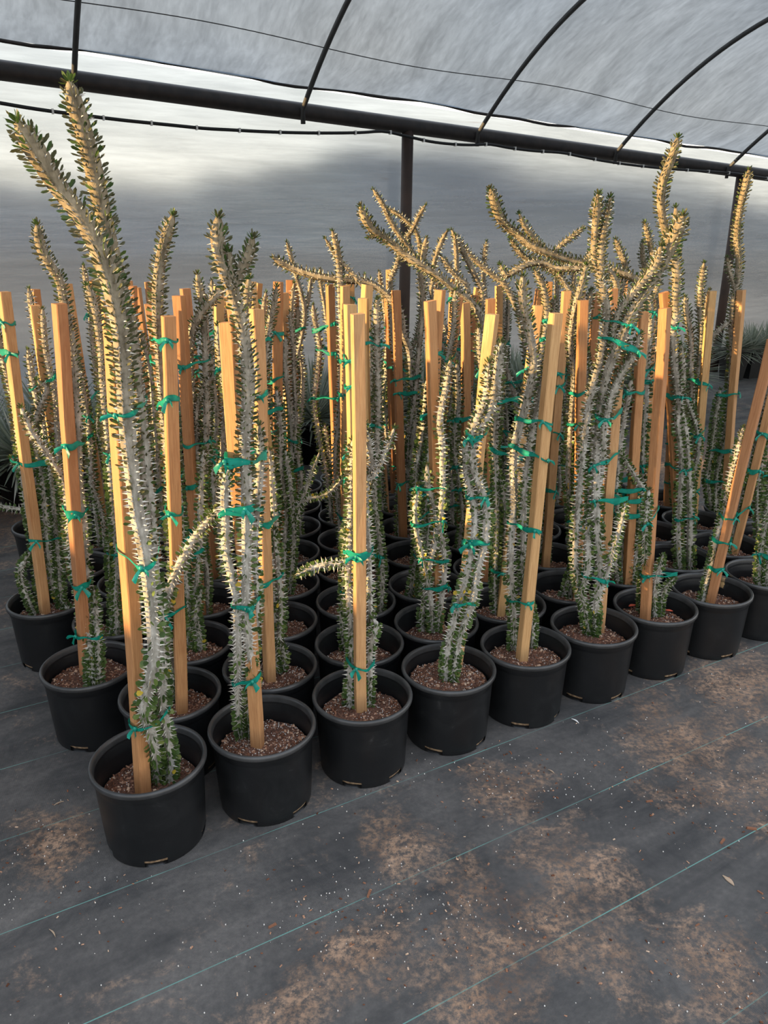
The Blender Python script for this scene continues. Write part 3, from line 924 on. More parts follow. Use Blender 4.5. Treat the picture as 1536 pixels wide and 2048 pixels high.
# traced from the photograph (pixels): stake foot + head; stems from foot to tip; branches from fork to tip; tie heights
STAKE = {
 (0,0): (286,1585,226,660), (1,0): (515,1495,455,645), (2,0): (722,1422,715,628), (3,0): (912,1340,985,628),
 (4,0): (1043,1322,1112,627), (5,0): (1197,1262,1245,625), (6,0): (1290,1240,1330,617), (7,0): (1420,1205,1545,680), (8,0): (1530,1178,1640,590),
 (0,1): (363,1425,337,632), (1,1): (540,1362,513,620), (2,1): (716,1318,700,610), (3,1): (880,1252,860,600), (4,1): (1000,1232,1076,610),
 (5,1): (1153,1199,1166,600), (6,1): (1253,1171,1287,622), (8,1): (1468,1108,1592,590),
 (-1,2): (172,1352,119,607), (0,2): (385,1295,302,608), (1,2): (542,1264,464,602), (2,2): (735,1225,727,597), (3,2): (846,1198,880,580),
 (4,2): (966,1166,981,597), (5,2): (1090,1137,1133,583), (6,2): (1192,1112,1226,578), (7,1): (1372,1122,1328,585), (7,2): (1292,1085,1302,600), (8,2): (1382,1062,1424,583), (9,2): (1448,1036,1483,580),
 (-1,3): (252,1262,214,600), (0,3): (403,1237,357,592), (1,3): (560,1195,500,564), (2,3): (700,1160,735,570), (3,3): (845,1134,916,594), (4,3): (935,1104,930,606),
 (5,3): (1050,1082,1092,597), (8,3): (1335,1018,1350,606),
 (-2,4): (90,1228,8,583), (-1,4): (285,1188,262,572), (0,4): (432,1158,370,577), (1,4): (558,1130,556,563), (2,4): (690,1104,690,571), (3,4): (806,1080,792,581), (4,4): (920,1058,948,590), (5,4): (1020,1037,1080,578),
 (-1,5): (315,1126,255,561), (0,5): (450,1100,437,573), (1,5): (590,1080,569,586), (2,5): (676,1054,660,568), (3,5): (756,1032,751,722), (4,5): (900,1016,956,575), (5,5): (994,998,998,572), (6,5): (1082,981,1098,563),
 (-2,6): (215,1090,134,567), (0,6): (466,1052,453,592), (1,6): (582,1032,580,560), (3,6): (790,995,776,581), (-3,7): (140,1066,70,578), (-2,7): (243,1049,188,560), (0,7): (480,1010,517,566), (1,7): (588,993,590,566),
}
STEM = {
 (0,0): [([(314,1562),(311,1527),(302,1469),(290,1430),(290,1408),(308,1330),(305,1250),(297,1176),(287,1100),(272,1030),(262,940),(255,850),(250,740),(240,640),(215,545),(170,450),(110,370),(60,290),(32,245)], .0145, .0195, .45, .75),
         ([(338,1562),(338,1513),(332,1454),(324,1395),(326,1337),(320,1250),(310,1176),(302,1100),(300,1030),(292,960),(284,860),(274,760),(260,660),(242,590),(222,500),(203,420),(187,340),(167,260),(148,195),(140,165)], .0140, .0170, .45, .6)],
 (1,0): [([(484,1472),(476,1400),(474,1355),(474,1280),(474,1203),(464,1152),(454,1101),(453,1051),(450,983),(457,930)], .012, .011, .15, 0),
         ([(492,1470),(503,1400),(506,1350),(490,1237),(491,1135),(494,1034),(494,960),(491,898),(497,800),(495,740),(486,672),(474,620),(463,584),(452,552),(440,510),(434,470),(437,434)], .013, .0155, .35, .4),
         ([(500,1474),(500,1390),(508,1300),(512,1200),(510,1100),(515,1000),(520,920),(516,850)], .011, .010, .25, 0)],
 (2,0): [([(700,1412),(700,1339),(703,1271),(698,1203),(697,1135),(703,1060),(704,990),(705,930),(706,880)], .013, .010, .45, 0),
         ([(738,1408),(738,1350),(737,1305),(744,1272),(752,1252),(745,1238)], .011, .011, .1, 0),
         ([(733,1395),(737,1280),(738,1120),(734,1020),(733,985),(740,950),(745,925),(739,895),(728,845)], .010, .009, .15, 0)],
 (3,0): [([(893,1362),(893,1310),(905,1250),(920,1200),(938,1135),(950,1070),(950,1014),(936,950),(931,897),(940,870),(955,835),(972,790),(977,725)], .013, .012, .25, 0),
         ([(903,1362),(915,1290),(930,1240),(944,1205),(956,1140),(972,1080),(974,1026),(962,979),(945,932),(943,897),(957,857),(976,827),(987,790),(995,745),(1004,685)], .012, .0135, .25, .3)],
 (4,0): [([(1028,1298),(1026,1244),(1022,1190),(1020,1140),(1022,1087),(1028,1035),(1030,996),(1028,909),(1038,857),(1059,769),(1066,717),(1053,647),(1046,600),(1047,553)], .013, .0145, .35, .7),
         ([(1052,1292),(1050,1220),(1046,1150),(1047,1048),(1052,961),(1062,874),(1076,800),(1090,735)], .012, .010, .25, 0),
         ([(1064,1296),(1066,1240),(1052,1170),(1042,1110)], .011, .010, .9, 0)],
 (5,0): [([(1182,1270),(1170,1215),(1162,1190),(1172,1153),(1175,1118),(1176,1048),(1195,979),(1206,909),(1209,857),(1223,797),(1241,752),(1262,715),(1279,668)], .012, .012, .3, .5),
         ([(1187,1270),(1190,1210),(1198,1150),(1196,1083),(1192,1000),(1195,900),(1203,800),(1215,740),(1237,690),(1262,630),(1299,573),(1339,500),(1366,432)], .0135, .0185, .3, .5),
         ([(1178,1270),(1165,1200),(1152,1120),(1156,1000),(1165,900),(1180,800),(1200,730),(1213,656),(1213,617),(1206,578),(1196,540),(1188,510),(1190,461),(1196,388)], .0125, .0125, .4, .3),
         ([(1190,1268),(1198,1190),(1212,1145),(1226,1095),(1240,1050),(1250,1005)], .011, .010, .15, 0)],
 (6,0): [([(1310,1232),(1310,1200),(1311,1167),(1318,1140),(1326,1112)], .012, .010, .1, 0),
         ([(1318,1228),(1322,1195),(1335,1170),(1349,1157)], .010, .009, .1, 0),
         ([(1284,1222),(1283,1190),(1288,1130),(1292,1060),(1298,980)], .012, .010, .8, 0)],
 (7,0): [([(1405,1202),(1412,1174),(1426,1120),(1432,1085),(1445,1040),(1456,996),(1475,965),(1490,948)], .013, .012, .4, 0),
         ([(1411,1198),(1425,1130),(1440,1060),(1455,980),(1470,920),(1486,855)], .011, .009, .2, 0)],
 (8,0): [([(1520,1178),(1521,1120),(1530,1050),(1542,960),(1560,860)], .013, .013, .7, 0), ([(1530,1180),(1535,1110),(1545,1030),(1560,930)], .012, .011, .7, 0)],
 (0,1): [([(348,1402),(340,1330),(331,1262),(338,1190),(359,1135),(382,1088),(413,1044),(443,1012)], .013, .012, .2, 0),
         ([(358,1402),(356,1300),(353,1200),(350,1100),(343,1000),(335,900),(325,800),(320,700),(317,600),(323,520),(337,460),(346,432)], .014, .014, .5, .4),
         ([(338,1395),(350,1340),(358,1250),(350,1170)], .012, .011, .95, 0)],
 (1,1): [([(552,1345),(556,1290),(550,1230),(545,1160),(548,1080),(545,990),(540,900)], .012, .011, .3, 0), ([(545,1348),(556,1300),(562,1220),(556,1150),(548,1060)], .011, .010, .3, 0),
         ([(560,1345),(563,1330),(566,1310),(560,1290)], .012, .012, 1, 0)],
 (2,1): [([(690,1300),(686,1281),(684,1237),(690,1180),(692,1120)], .011, .010, .35, 0), ([(702,1302),(695,1240),(690,1190),(688,1150),(692,1100),(694,1040)], .011, .010, .8, 0)],
 (3,1): [([(846,1260),(845,1230),(850,1180),(858,1130),(870,1080),(872,1020),(858,980),(855,930)], .0115, .011, .2, 0),
         ([(866,1268),(860,1200),(846,1120),(834,1060),(832,1010),(838,970)], .0115, .010, .2, 0),
         ([(872,1266),(884,1180),(888,1120),(880,1050),(886,990),(886,900),(880,840),(890,780),(900,720)], .012, .011, .2, 0)],
 (4,1): [([(992,1228),(990,1160),(994,1060),(992,960),(988,880),(996,800),(1003,720)], .0125, .012, .8, 0), ([(1004,1226),(1012,1150),(1010,1040),(1000,950)], .012, .011, .5, 0)],
 (5,1): [([(1126,1192),(1140,1150),(1150,1122),(1157,1052),(1150,1014),(1165,940),(1174,874),(1181,804),(1190,740)], .014, .013, .95, 0),
         ([(1140,1195),(1148,1120),(1140,1040),(1136,950),(1142,860),(1148,760),(1140,680),(1150,610),(1165,560),(1172,530)], .012, .012, .6, 0),
         ([(1150,1196),(1160,1100),(1178,1000),(1185,900),(1180,800),(1168,720),(1172,640),(1182,580)], .012, .012, .5, 0)],
 (6,1): [([(1236,1170),(1230,1110),(1236,1050),(1232,980),(1240,900),(1250,830),(1262,760)], .012, .011, .4, 0), ([(1246,1168),(1244,1100),(1248,1040),(1258,1000)], .011, .010, .3, 0),
         ([(1286,1150),(1283,1105),(1262,1062),(1256,1020),(1262,970)], .010, .009, .1, 0), ([(1262,1170),(1290,1010),(1275,965),(1258,937),(1236,896)], .010, .010, .1, 0)],
 (7,1): [([(1380,1136),(1380,1048),(1377,979),(1370,874),(1359,804),(1345,665),(1352,630),(1350,604),(1352,552),(1349,526),(1338,482),(1328,450),(1323,400),(1328,360),(1343,320),(1356,276)], .015, .0165, .4, .2),
         ([(1360,1138),(1356,1070),(1359,1000),(1362,909),(1356,840),(1366,760),(1360,690)], .014, .013, .4, 0)],
 (8,1): [([(1462,1105),(1466,1050),(1480,980),(1491,940),(1504,890),(1521,830),(1541,740)], .016, .017, .75, 0), ([(1455,1108),(1452,1060),(1460,1000),(1468,940),(1478,880)], .010, .009, .2, 0)],
 (9,1): [([(1520,1085),(1515,1000),(1520,920),(1528,850),(1545,780)], .013, .012, .8, 0)],
 (-1,2): [([(188,1372),(186,1305),(177,1271),(173,1220),(171,1177),(168,1104),(166,1031),(159,945),(157,865),(149,763),(142,695),(128,611),(120,565),(103,533),(84,500),(75,450)], .0125, .013, .45, .4),
          ([(182,1370),(179,1300),(165,1240),(156,1177),(144,1129),(137,1080),(134,1010),(127,958),(98,909),(70,870),(44,815)], .012, .010, .2, 0),
          ([(196,1370),(195,1300),(190,1240),(186,1180)], .012, .011, .6, 0)],
 (0,2): [([(395,1300),(388,1250),(376,1200),(365,1100),(360,1000),(352,900),(345,800)], .012, .011, .8, 0), ([(402,1302),(398,1262),(392,1230),(402,1180)], .013, .011, .9, 0), ([(372,1298),(385,1230),(396,1120),(402,1000),(410,900)], .011, .010, .5, 0)],
 (-1,3): [([(234,1278),(231,1203),(236,1135),(232,1060),(220,950),(213,865),(206,763),(203,695),(193,628),(182,585),(175,572)], .013, .011, .75, 0), ([(222,1272),(225,1200),(222,1120),(226,1050),(232,960)], .012, .011, .9, 0)],
 (0,3): [([(412,1230),(412,1162),(405,1080),(400,1000),(395,900),(385,800),(378,720),(384,664),(402,628),(424,602),(450,574)], .0125, .0135, .4, 0),
         ([(396,1230),(388,1150),(395,1050),(410,950),(415,850),(412,750),(408,650),(404,605),(398,575),(394,548)], .012, .013, .5, 0)],
 (1,3): [([(556,1190),(548,1100),(552,1000),(540,900),(530,800),(532,700),(540,640),(547,610),(552,573)], .012, .011, .6, 0), ([(575,1190),(585,1120),(588,1050),(580,960),(570,900)], .012, .011, .95, 0), ([(566,1192),(568,1100),(575,1020),(562,930),(560,860),(552,780)], .012, .011, .6, 0)],
 (4,3): [([(940,1100),(952,1000),(968,900),(972,800),(972,720),(965,640),(940,602),(908,578),(874,551),(840,531),(802,504),(773,478),(748,462),(732,439),(722,413)], .0135, .0165, .4, .2)],
 (3,4): [([(805,1076),(808,1020),(812,966),(822,899),(828,865),(825,770),(818,706),(806,668),(800,628),(784,600),(765,581),(738,565),(707,560),(665,558),(623,550),(590,539),(565,527),(546,515)], .015, .0165, .75, 0),
         ([(798,1076),(800,1000),(812,940),(815,880),(830,800),(836,720),(842,650),(845,600),(842,546),(848,510),(854,476)], .013, .013, .7, 0)],
 (4,5): [([(850,640),(846,560),(832,515),(815,491),(796,466),(780,439),(765,408),(746,379)], .012, .012, .5, 0)],
 (3,6): [([(780,568),(790,537),(800,506),(813,477),(827,456),(838,433),(852,410)], .011, .011, .4, 0), ([(842,640),(840,516),(836,477),(825,454),(802,433),(775,416)], .012, .012, .4, 0)],
 (5,4): [([(965,640),(965,594),(960,572),(948,550),(935,522),(921,495),(904,460)], .013, .012, .4, 0), ([(1040,640),(1009,568),(992,555),(958,526),(935,504),(908,468)], .013, .014, .5, 0)],
 (4,4): [([(935,640),(935,575),(916,556),(898,536),(881,512)], .012, .012, .4, 0), ([(915,640),(916,580),(913,529),(911,495),(908,470)], .012, .011, .4, 0), ([(866,600),(868,560),(870,526),(882,489),(895,462)], .011, .011, .3, 0)],
 (5,5): [([(975,620),(968,560),(970,512),(974,483)], .011, .011, .4, 0)],
 (7,2): [([(1287,1085),(1282,1000),(1285,900),(1292,800),(1296,700),(1300,640),(1294,591),(1278,566),(1256,551),(1221,539),(1188,528),(1156,524),(1117,513),(1078,498),(1058,489),(1035,470),(1013,453),(997,433),(987,402),(980,378)], .0140, .0175, .5, .2)],
 (6,2): [([(1190,1110),(1195,1000),(1205,900),(1210,800),(1215,700),(1225,620),(1232,570),(1210,535),(1185,533),(1145,538),(1105,535),(1090,526),(1062,527),(1030,542),(1013,552),(1001,530)], .013, .013, .5, 0)],
 (6,3): [([(1146,620),(1146,586),(1130,568),(1115,547),(1085,530),(1062,522),(1039,505),(1021,479)], .012, .012, .5, 0), ([(1160,640),(1162,580),(1170,540),(1180,500)], .012, .012, .4, 0)],
 (5,3): [([(1092,640),(1089,584),(1081,560),(1070,540)], .012, .012, .5, 0)],
 (7,3): [([(1235,640),(1240,586),(1248,557),(1250,531),(1242,508),(1232,479)], .013, .013, .4, 0)],
 (8,2): [([(1300,660),(1318,560),(1307,516),(1299,482),(1289,446)], .012, .012, .4, 0), ([(1305,640),(1300,580),(1292,542),(1286,513),(1286,485)], .011, .011, .4, 0), ([(1385,1050),(1386,900),(1385,794),(1381,736),(1380,677),(1374,638),(1370,594)], .013, .0125, .5, 0)],
 (8,3): [([(1350,1015),(1370,900),(1385,794),(1397,736),(1403,677),(1401,619),(1402,580),(1408,526)], .013, .013, .5, 0), ([(1360,1015),(1385,880),(1395,780),(1408,690),(1413,619),(1419,581)], .012, .012, .4, 0)],
 (9,2): [([(1430,1034),(1432,980),(1436,941),(1448,892),(1456,833),(1460,775),(1463,716),(1463,658),(1467,609),(1473,575),(1478,525),(1473,475),(1478,425),(1488,380),(1498,340)], .0155, .0145, .7, 0),
         ([(1416,1032),(1415,960),(1425,900),(1432,840),(1440,780)], .014, .013, .9, 0)],
 (-2,4): [([(70,1230),(58,1205),(46,1170),(42,1145),(51,1122),(62,1104)], .011, .011, .6, 0),
          ([(140,1220),(118,1195),(103,1160),(94,1100),(91,1017),(86,960),(75,900),(65,870),(72,838),(85,800),(93,778),(82,770),(74,760)], .0135, .011, .55, 0),
          ([(122,1218),(114,1100),(108,1000),(100,930),(90,880)], .012, .012, .9, 0),
          ([(80,1215),(62,1050),(44,930),(33,850),(22,790),(6,715),(-12,645)], .012, .012, .6, 0)],
 (2,4): [([(684,1100),(676,1000),(672,900),(680,800),(684,680),(682,600),(680,547),(677,516),(673,493),(664,462)], .012, .012, .6, 0)],
 (1,6): [([(608,640),(602,585),(596,564),(590,539),(582,510),(575,485)], .011, .011, .4, 0)],
 (1,7): [([(602,652),(617,600),(623,558),(627,540)], .011, .011, .4, 0)],
 (2,7): [([(655,650),(650,610),(642,564),(640,538)], .011, .011, .4, 0)],
 (2,5): [([(664,1050),(655,950),(640,880),(628,800),(640,700),(630,640),(627,610)], .012, .012, .7, 0), ([(690,1052),(672,960),(660,910),(650,850)], .012, .010, .8, 0)],
 (-3,7): [([(125,1064),(119,1000),(112,950),(104,880),(98,830)], .014, .012, .95, 0), ([(110,1066),(100,1000),(95,940),(92,890)], .012, .011, .9, 0)],
 (-2,6): [([(200,1092),(190,1000),(182,920),(176,850),(165,770),(150,690)], .013, .012, .9, 0), ([(212,1090),(205,1000),(198,930),(190,880)], .012, .011, .8, 0)],
 (0,5): [([(455,1098),(462,1000),(470,900),(480,800),(486,700),(495,628),(503,594)], .012, .011, .6, 0)],
 (0,4): [([(436,1156),(440,1000),(445,900),(452,800),(470,690),(484,585),(493,558)], .012, .011, .6, 0)],
 (1,4): [([(572,1126),(560,1000),(545,880),(536,760),(528,650),(531,586)], .012, .011, .6, 0)],
}
BRANCH = {
 (1,0): [([(469,570),(479,541),(493,514),(503,476)], .014, .014, .5), ([(463,580),(461,545),(458,520),(455,503)], .013, .013, .5)],
 (2,0): [([(697,1130),(683,1127),(652,1130),(618,1139),(591,1152)], .009, .008, .35), ([(735,972),(753,944),(769,911),(788,857)], .008, .008, .15)],
 (5,0): [([(1206,578),(1204,539),(1204,500),(1211,448),(1221,395)], .0115, .0115, .5), ([(1228,700),(1232,640),(1250,606),(1286,562),(1312,526),(1320,492)], .013, .013, .5)],
 (4,3): [([(780,482),(764,472),(750,470),(738,474)], .012, .011, .5)],
 (7,2): [([(1090,501),(1070,482),(1058,466),(1047,450),(1039,428)], .013, .012, .5), ([(1105,508),(1125,488),(1145,474),(1167,457)], .011, .010, .5)],
 (6,2): [([(1110,535),(1122,555),(1135,575),(1146,600)], .011, .010, .5)],
 (7,1): [([(1349,530),(1353,490),(1354,448),(1352,415)], .0135, .013, .5)],
 (9,2): [([(1472,590),(1465,560),(1459,540),(1455,515)], .011, .010, .5), ([(1463,640),(1442,656),(1422,677),(1417,700),(1408,740)], .011, .010, .3)],
 (2,4): [([(678,530),(668,508),(659,492),(650,477)], .010, .010, .5), ([(680,520),(698,539),(713,556),(725,575)], .010, .010, .5)],
 (1,3): [([(585,1060),(600,1010),(618,960),(640,905)], .009, .008, .2), ([(585,1020),(612,998),(650,990),(680,965),(693,945)], .009, .007, .3)],
 (0,3): [([(394,880),(392,830),(406,780),(430,752),(443,735)], .009, .009, .15)],
 (-3,7): [([(112,1035),(85,1026),(55,1021),(0,1013),(-40,1003)], .010, .010, .4)],
 (-2,4): [([(91,1000),(70,960),(40,935),(22,915)], .008, .008, .2)],
 (3,6): [([(815,980),(830,930),(815,890),(790,850),(765,800)], .009, .008, .2)],
 (3,4): [([(822,945),(805,915),(790,890)], .009, .008, .1)],
}
TIES = {
 (0,0): [1440,1095,815], (1,0): [1355,1195,1022,915], (2,0): [1335,1112], (3,0): [1197,1080,980,858], (4,0): [1213,1060,850,912], (5,0): [1142,990,912,822,690,643], (6,0): [1150,1025],
 (7,0): [1137,1080,1033], (0,1): [1215,1022,810,683], (1,1): [1160,1040,790], (-1,2): [1272,1168,1027,890], (-2,4): [1083,927,705,645], (0,3): [725,885,973,1105], (-1,3): [1090,905], (3,1): [1165,1112,1030,968], (5,1): [1050,850,780], (7,1): [1030,930,790,640],
}
DEPTH = {(-1,2): [.04, .045, .04], (0,1): [-.035, .04, .04], (-2,4): [.04, .045, .045, .05], (0,0): [-0.045, 0.035], (3,0): [-0.04, -0.045], (5,0): [-0.05, -0.045, -0.04, -0.06], (6,0): [-.03, -.03, -.045], (1,0): [-.035, -.03, .035]}
BIG = {(1,0), (-1,2), (3,0), (2,0)}

ORD = ['first', 'second', 'third', 'fourth', 'fifth', 'sixth', 'seventh', 'eighth', 'ninth', 'tenth', 'eleventh', 'twelfth']
ROWN = ['front row', 'second row', 'third row', 'fourth row', 'fifth row', 'sixth row', 'seventh row', 'backmost row']
FEAT = {
 (0,0): 'tallest spiny plant in the nearest black pot, two thick stems rising to the beam',
 (1,0): 'spiny plant with a three-forked crown, second pot of the front row',
 (2,0): 'spiny plant with a short hooked pale shoot, third pot of the front row',
 (3,0): 'spiny plant with two s-curved stems and yellow stake, fourth pot of the front row',
 (4,0): 'spiny plant tied left of a right-leaning stake, fifth pot of the front row',
 (5,0): 'many-stemmed spiny plant with a golden diagonal stem, sixth pot of the front row',
 (6,0): 'stunted spiny plant with short pale shoots and red leaf scraps, front row',
 (7,0): 'spiny plant beside a strongly right-leaning stake, eighth pot of the front row',
 (8,0): 'spiny plant in the front row pot cut off by the right edge',
 (-1,2): 'spiny plant at the left edge with wide green bows, pot next behind the nearest',
 (-2,4): 'spiny plant in the leftmost complete pot, with a curled leafy shoot over its rim',
 (7,1): 'spiny plant with a tall wavy golden stem crossing the beam, second row right',
 (7,2): 'spiny plant whose thick stem arches far left above the stakes, third row',
 (3,4): 'spiny plant whose stem bends flat to the left above the stakes, fifth row',
 (4,3): 'spiny plant with a long stem slanting left past the brown post, fourth row',
 (9,2): 'very tall slim spiny plant beside the right-hand brown post, third row',
 (0,1): 'spiny plant with a pale arm reaching right, pot behind the nearest two',
}

_seed = [100]
def nseed():
    _seed[0] += 1
    return _seed[0]

def build_plant(i, j):
    x0, y0 = pot_xy(i, j) + RNG.normal(0, 0.002, 2)
    lod = 0 if j == 0 or (i, j) in ((-1, 2), (0, 1), (-2, 4)) else (1 if j <= 3 else 2)
    root = bpy.data.objects.new('potted_spiny_plant', None)
    root.empty_display_size = 0.1
    COL.objects.link(root)
    root.location = (x0, y0, 0)
    idx = i - ROWS[j][0]
    lab = FEAT.get((i, j)) or 'staked spiny plant in black pot, %s, %s from the left' % (ROWN[j], ORD[idx])
    root['label'] = lab
    root['category'] = 'potted plant'
    root['group'] = 'staked spiny plants in black pots'
    rz = RNG.uniform(0, 6.28)
    pot = obj('pot', POT, root, rot=(0, 0, rz))
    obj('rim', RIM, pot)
    obj('root_plug', PLUG, pot)
    sv = RNG.integers(0, 6)
    if (i, j) == (1, 0):
        sv = 3
    zs = {(0, 0): 0.150, (3, 0): 0.183, (4, 0): 0.175}.get((i, j), 0.168 + RNG.uniform(-0.012, 0.010))
    sm, cm, pm = SOILS[sv]
    so_ = obj('soil', sm, root, (0, 0, zs), (0, 0, RNG.uniform(0, 6.28)))
    obj('bark_chips', cm, so_, kind='stuff')
    obj('perlite_grains', pm, so_, kind='stuff')
    off = np.array([x0, y0, 0])
    def clampb(p, rmax=0.098):
        d = p[:2] - off[:2]
        r = np.linalg.norm(d)
        if r > rmax:
            p = p.copy(); p[:2] = off[:2] + d * rmax / r
        return p
    # stake
    if (i, j) in STAKE:
        bx, by, tx, ty = STAKE[(i, j)]
        sb = clampb(atz(bx, by, zs - 0.004), 0.085)
        stp = aty(tx, ty, sb[1])
    else:
        sb = off + np.array([RNG.uniform(-.03, .03), RNG.uniform(-.04, .04), zs])
        stp = sb + np.array([RNG.normal(0, 0.022), 0, RNG.uniform(1.03, 1.12)])
    sd = (stp - sb) / (stp[2] - sb[2])
    def stake_at(z):
        return sb + sd * (z - sb[2])
    stake_part(root, sb - off - sd * 0.06, stp - off, 0.030 if j < 3 else 0.031, nseed(), math.atan2(-sb[0], sb[1]))
    stems = []
    placed = []
    def add(P3, r0, r1, leafy, name='stem', bare=0.0):
        b_, C, R = stem_part(root, np.asarray(P3) - off, r0, r1, lod, leafy, name, nseed(), bare_mid=bare)
        stems.append((C + off, R))
    def trace(pts, branch):
        if not branch:
            b0 = clampb(atz(pts[0][0], pts[0][1], zs))
            p1 = aty(pts[0][0], pts[0][1], y0)
            if p1[2] > zs + 0.12:      # only the upper part is traced: bring it down along the stake
                Yp = sb[1] + (0.045 if len(placed) % 2 else -0.045)
                P = [aty(x, y, Yp) for x, y in pts]
                top = P[0]
                n = max(2, int((top[2] - zs) / 0.22))
                ang = RNG.uniform(-1, 1)
                base = clampb(sb + np.array([0.05 * ang, (Yp - sb[1]), 0]))
                low = []
                for k in range(n):
                    f = k / n
                    z = zs + (top[2] - zs) * f
                    q = stake_at(z) + np.array([0.035 * math.copysign(1, ang) + RNG.normal(0, 0.006), (Yp - sb[1]) * 0.9, 0])
                    g = max(0, (f - 0.6) / 0.4)
                    q[:2] = q[:2] * (1 - g) + top[:2] * g
                    q[2] = z
                    low.append(q)
                low[0] = np.array([base[0], base[1], zs - 0.01])
                placed.append(Yp)
                return low + P
            dY = b0[1] - sb[1]
            tgt = sb[1] + math.copysign(min(max(abs(dY), 0.034), 0.055), dY if abs(dY) > 1e-4 else -1)
            if (i, j) in DEPTH:
                tgt = sb[1] + DEPTH[(i, j)][len(placed)]
            P = []
            for k, (x, y) in enumerate(pts):
                if k == 0:
                    P.append(np.array([b0[0], b0[1], zs - 0.01])); continue
                z_ = aty(x, y, b0[1])[2]
                g = min(1, max(0, (z_ - zs) / 0.3))
                P.append(aty(x, y, b0[1] + (tgt - b0[1]) * g + 0.012 * math.sin(k * 1.3)))
            placed.append(tgt)
            return P
        Yp = placed[-1] if placed else y0
        return [aty(x, y, Yp) for x, y in pts]
    for (pts, r0, r1, leafy, bare) in STEM.get((i, j), []):
        add(trace(pts, False), r0, r1, leafy, 'stem', bare)
    if (i, j) in BRANCH:
        for (pts, r0, r1, leafy) in BRANCH[(i, j)]:
            # root the branch at the depth of the nearest stem
            p = aty(*pts[0], placed[0] if placed else y0)
            bestd, bY = 9, placed[0] if placed else y0
            for C, R in stems:
                q = np.array([aty(*pts[0], c_[1]) for c_ in C[::4]])
                dd = np.linalg.norm(q - C[::4], axis=1)
                k = int(np.argmin(dd))
                if dd[k] < bestd:
                    bestd, bY = dd[k], C[::4][k][1]
            add([aty(x, y, bY) for x, y in pts], r0, r1, leafy, 'branch')
    # plants that the photograph shows only in part get their usual two or three stems up the stake
    want = 2 if j < 2 else (3 if RNG.uniform() < 0.65 else 2)
    while len([s for s in stems]) < want:
        a0 = RNG.uniform(0, 6.28)
        ob = np.array([0.042 * math.cos(a0), 0.042 * math.sin(a0), 0])
        htop = RNG.uniform(0.55, 1.05) if len(stems) else RNG.uniform(0.85, 1.18)
        P = [clampb(sb + ob * 1.2) * np.array([1, 1, 0]) + np.array([0, 0, zs - 0.01])]
        nseg = int(htop / 0.14)
        for k in range(1, nseg + 1):
            z = zs + htop * k / nseg
            sp_ = 1.0 if z < 1.1 else 1.0 + (z - 1.1) * 2.5
            P.append(stake_at(z) + ob * sp_ * (1 + 0.25 * math.sin(k * 1.7 + a0)) + np.array([RNG.normal(0, 0.006), RNG.normal(0, 0.006), 0]))
        add(P, RNG.uniform(.011, .0135), RNG.uniform(.010, .013), RNG.uniform(.5, 1.0))
    # ties
    zl = [aty(sb_[0], y, sb[1])[2] for y in TIES[(i, j)] for sb_ in [(768,)]] if (i, j) in TIES else \
         sorted(RNG.uniform(zs + 0.12, zs + 1.0) for _ in range(4 if j < 5 else 3))
    lastz = -1
    for z in sorted(zl):
        if z - lastz < 0.05 or z > stp[2] - 0.02 or z < zs + 0.03:
            continue
        lastz = z
        c0 = stake_at(z)
        circ = [(c0[0] - x0, c0[1] - y0, 0.0205)]
        for C, R in stems:
            k = int(np.argmin(np.abs(C[:, 2] - z)))
            if abs(C[k, 2] - z) < 0.02 and np.linalg.norm(C[k, :2] - c0[:2]) < 0.095:
                circ.append((C[k, 0] - x0, C[k, 1] - y0, R[k] * 1.15 + 0.004))
        tie_part(root, None, circ, z, nseed(), big=(i, j) in BIG)
    return root

for j, (a, b) in ROWS.items():
    for i in range(a, b + 1):
        build_plant(i, j)

# ------------------------------------------------------------------ the spiky agaves behind
def agave_mesh(seed, n, Lm):
    rg = np.random.default_rng(seed)
    mb = MB()
    for k in range(n):
        el = math.radians(90 - 100 * math.sqrt((k + 0.5) / n) + rg.normal(0, 5))
        az = k * 2.39996 + rg.normal(0, 0.1)
        L = Lm * rg.uniform(0.8, 1.1) * (0.8 + 0.25 * math.cos(el))
        d = np.array([math.cos(az) * math.cos(el), math.sin(az) * math.cos(el), math.sin(el)])
        sd_ = np.array([-math.sin(az), math.cos(az), 0])
        up = np.cross(d, sd_)
        V = []
        wv = (0.006, 0.0085, 0.006, 0.0006)
        for q, f in enumerate((0.03, 0.3, 0.7, 1.0)):
            c = d * L * f + np.array([0, 0, -0.10 * L * f * f * max(0, math.cos(el))])
            V += [c - sd_ * wv[q], c + up * -0.003 * (q < 3), c + sd_ * wv[q]]
        F = [(q * 3 + r, q * 3 + r + 1, q * 3 + 3 + r + 1, q * 3 + 3 + r) for q in range(3) for r in range(2)]
        mb.add(np.array(V), np.array(F), np.clip(rg.normal(0.5, 0.22), 0, 1))
    return mb.build('leaves', M_AGAVE, False)
AGM = [agave_mesh(300 + k, 240, 0.37) for k in range(4)]
def agave_pot():
    V, F = lathe([(0.0, 0.004), (0.118, 0.004), (0.122, 0.0), (0.150, 0.262), (0.160, 0.264), (0.162, 0.285), (0.158, 0.292), (0.151, 0.290), (0.147, 0.262), (0.143, 0.235), (0.0, 0.235)], 30)
    return mesh('pot', V, F, M_POT)
AGP = agave_pot()
def square_pot():
    prof = [(0.080, 0.0), (0.112, 0.30), (0.118, 0.302), (0.118, 0.325), (0.108, 0.325), (0.104, 0.28), (0.0, 0.28)]
    V, F = lathe([(r * 1.414, z) for r, z in prof], 4)
    return mesh('pot', V, F, M_POT, False)
SQP = square_pot()

